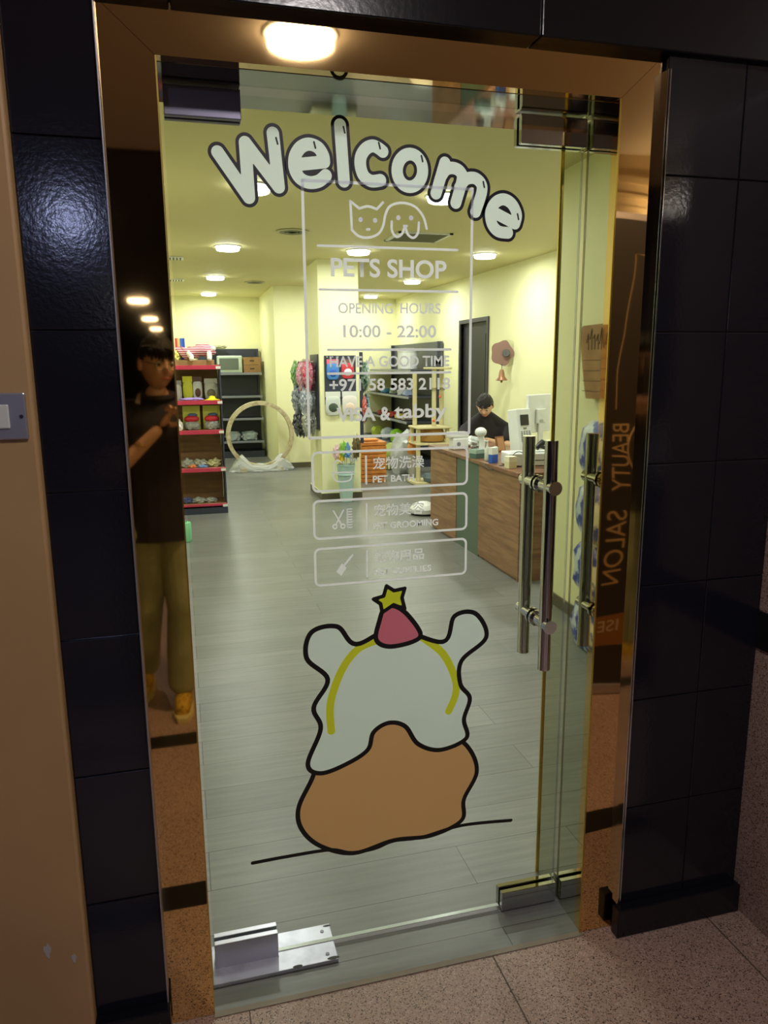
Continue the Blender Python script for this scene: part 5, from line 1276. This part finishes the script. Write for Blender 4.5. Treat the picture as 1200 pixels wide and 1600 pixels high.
# cat tree
kt = thing('cat_tree', 'cream and golden brown cat tree standing beside the far counter end', 'cat tree', (3.0, 8.9, 0))
def post(x, y, z0, z1, r_=.028, m=M_cream): MB().cyl((x, y, z0), (x, y, z1), r_, n=18).build('post', m, kt, True)
MB().box(2.74, 3.24, 8.72, 9.12, .001, .045, bev=.01).build('base', M_cream, kt)
post(2.80, 8.80, .045, .50); post(3.17, 9.05, .045, .50); post(3.17, 8.80, .045, .50)
for z_ in (.50, .70): MB().box(2.76, 3.22, 8.72, 9.10, z_, z_ + .025, bev=.01).build('platform', M_cream, kt)
post(2.80, 8.80, .525, .70); post(2.80, 9.06, .525, .70); post(3.18, 8.80, .525, .70)
MB().lathe([(.02, .0), (.15, .01), (.165, .05), (.15, .12), (.13, .165)], (3.02, 8.92, .527), 28).build('bed', M_plush, kt, True)
post(2.83, 9.04, .725, 1.38); post(3.01, 8.82, .725, 1.42); post(3.17, 9.0, .725, 1.42)
MB().lathe([(.02, .0), (.11, .008), (.12, .04), (.112, .04), (.02, .02)], (3.05, 8.86, 1.16), 28).build('basket', glass_mat('smoky bowl', (.7, .7, .66), 1.5), kt, True)
MB().box(2.95, 3.22, 8.75, 9.08, 1.42, 1.445, bev=.01).build('platform', M_cream, kt)
for x, z_ in ((3.06, 1.09), (2.98, .80)): MB().cyl((x, 8.74, z_), (x, 8.74, z_ + .07), .0015, n=6).ball((x, 8.74, z_), .018, 12).build('hanging_toy', cr(235, 110, 80), kt, True)
cu_ = thing('pet_cushion', 'blue grey round cushion with red pattern at the foot of the cat tree', 'cushion', (3.0, 8.78, .046))
MB().lathe([(.02, .002), (.13, .005), (.14, .05), (.12, .09), (.02, .10)], (0, 0, 0), 28).build('cushion_body', cr(105, 120, 130), cu_, True, world=False)
MB().box(-.07, .07, -.145, -.135, .075, .10, bev=.003).build('red_patch', cr(225, 70, 60), cu_, world=False)
wf = thing('pet_fountain', 'white rounded pet fountain on the floor behind the counter end', 'fountain', (2.30, 7.05, 0))
MB().lathe([(.10, .001), (.13, .01), (.135, .02)], (0, 0, 0), 32).build('base', M_blackp, wf, True, world=False)
MB().lathe([(.135, .02), (.14, .06), (.11, .10), (.05, .125), (.005, .13)], (0, 0, 0), 32).build('dome', M_white, wf, True, world=False)

# =================================================================== GOODS MIRRORED IN THE RIGHT JAMB
G = 'blue and white litter bags stacked by the left wall'
M_bag = mat('blue and white print film', srgb(205, 215, 225), .35, noise=(11, srgb(50, 70, 170), .48, .54), bump=(20, .5))
for k in range(4):
    o = blob('litter_bag', ('blue and white litter bag at the floor of the stack', 'blue and white litter bag, second from the floor', 'blue and white litter bag, third from the floor', 'blue and white litter bag on top of the stack')[k], 'bag', (-.17, 3.27, .0 + k * .31), (.10, .24, .165), M_bag, G, 130 + k, .05, 9, .62)
sg = thing('cardboard_sign', 'curved brown cardboard sign with handwriting above the stacked litter bags', 'sign', (-.2, 3.4, 1.22))
b = MB(); b.prism([(-.27, 3.36 + y, 1.22 + z_) for y, z_ in ((-.10, .08), (.36, .08), (.42, .26), (.47, .44), (.44, .47), (-.10, .47))], (.012, 0, 0)); b.build('board', M_card, sg)
b = MB()
for k in range(4): b.box(-.2578, -.2562, 3.28, 3.76, 1.34 + k * .055, 1.343 + k * .055)
b.build('crease', mat('crease brown', srgb(120, 90, 62), .8), sg)
b = MB()
for k in range(9): b.tube([(-.2572, 3.44 + k * .035, 1.56), (-.2572, 3.45 + k * .035, 1.65 + .02 * math.sin(k * 2)), (-.2572, 3.465 + k * .035, 1.60 + .02 * math.cos(k))], .0025, 6)
b.build('handwriting', mat('dark marker', srgb(50, 48, 60), .6), sg, True)
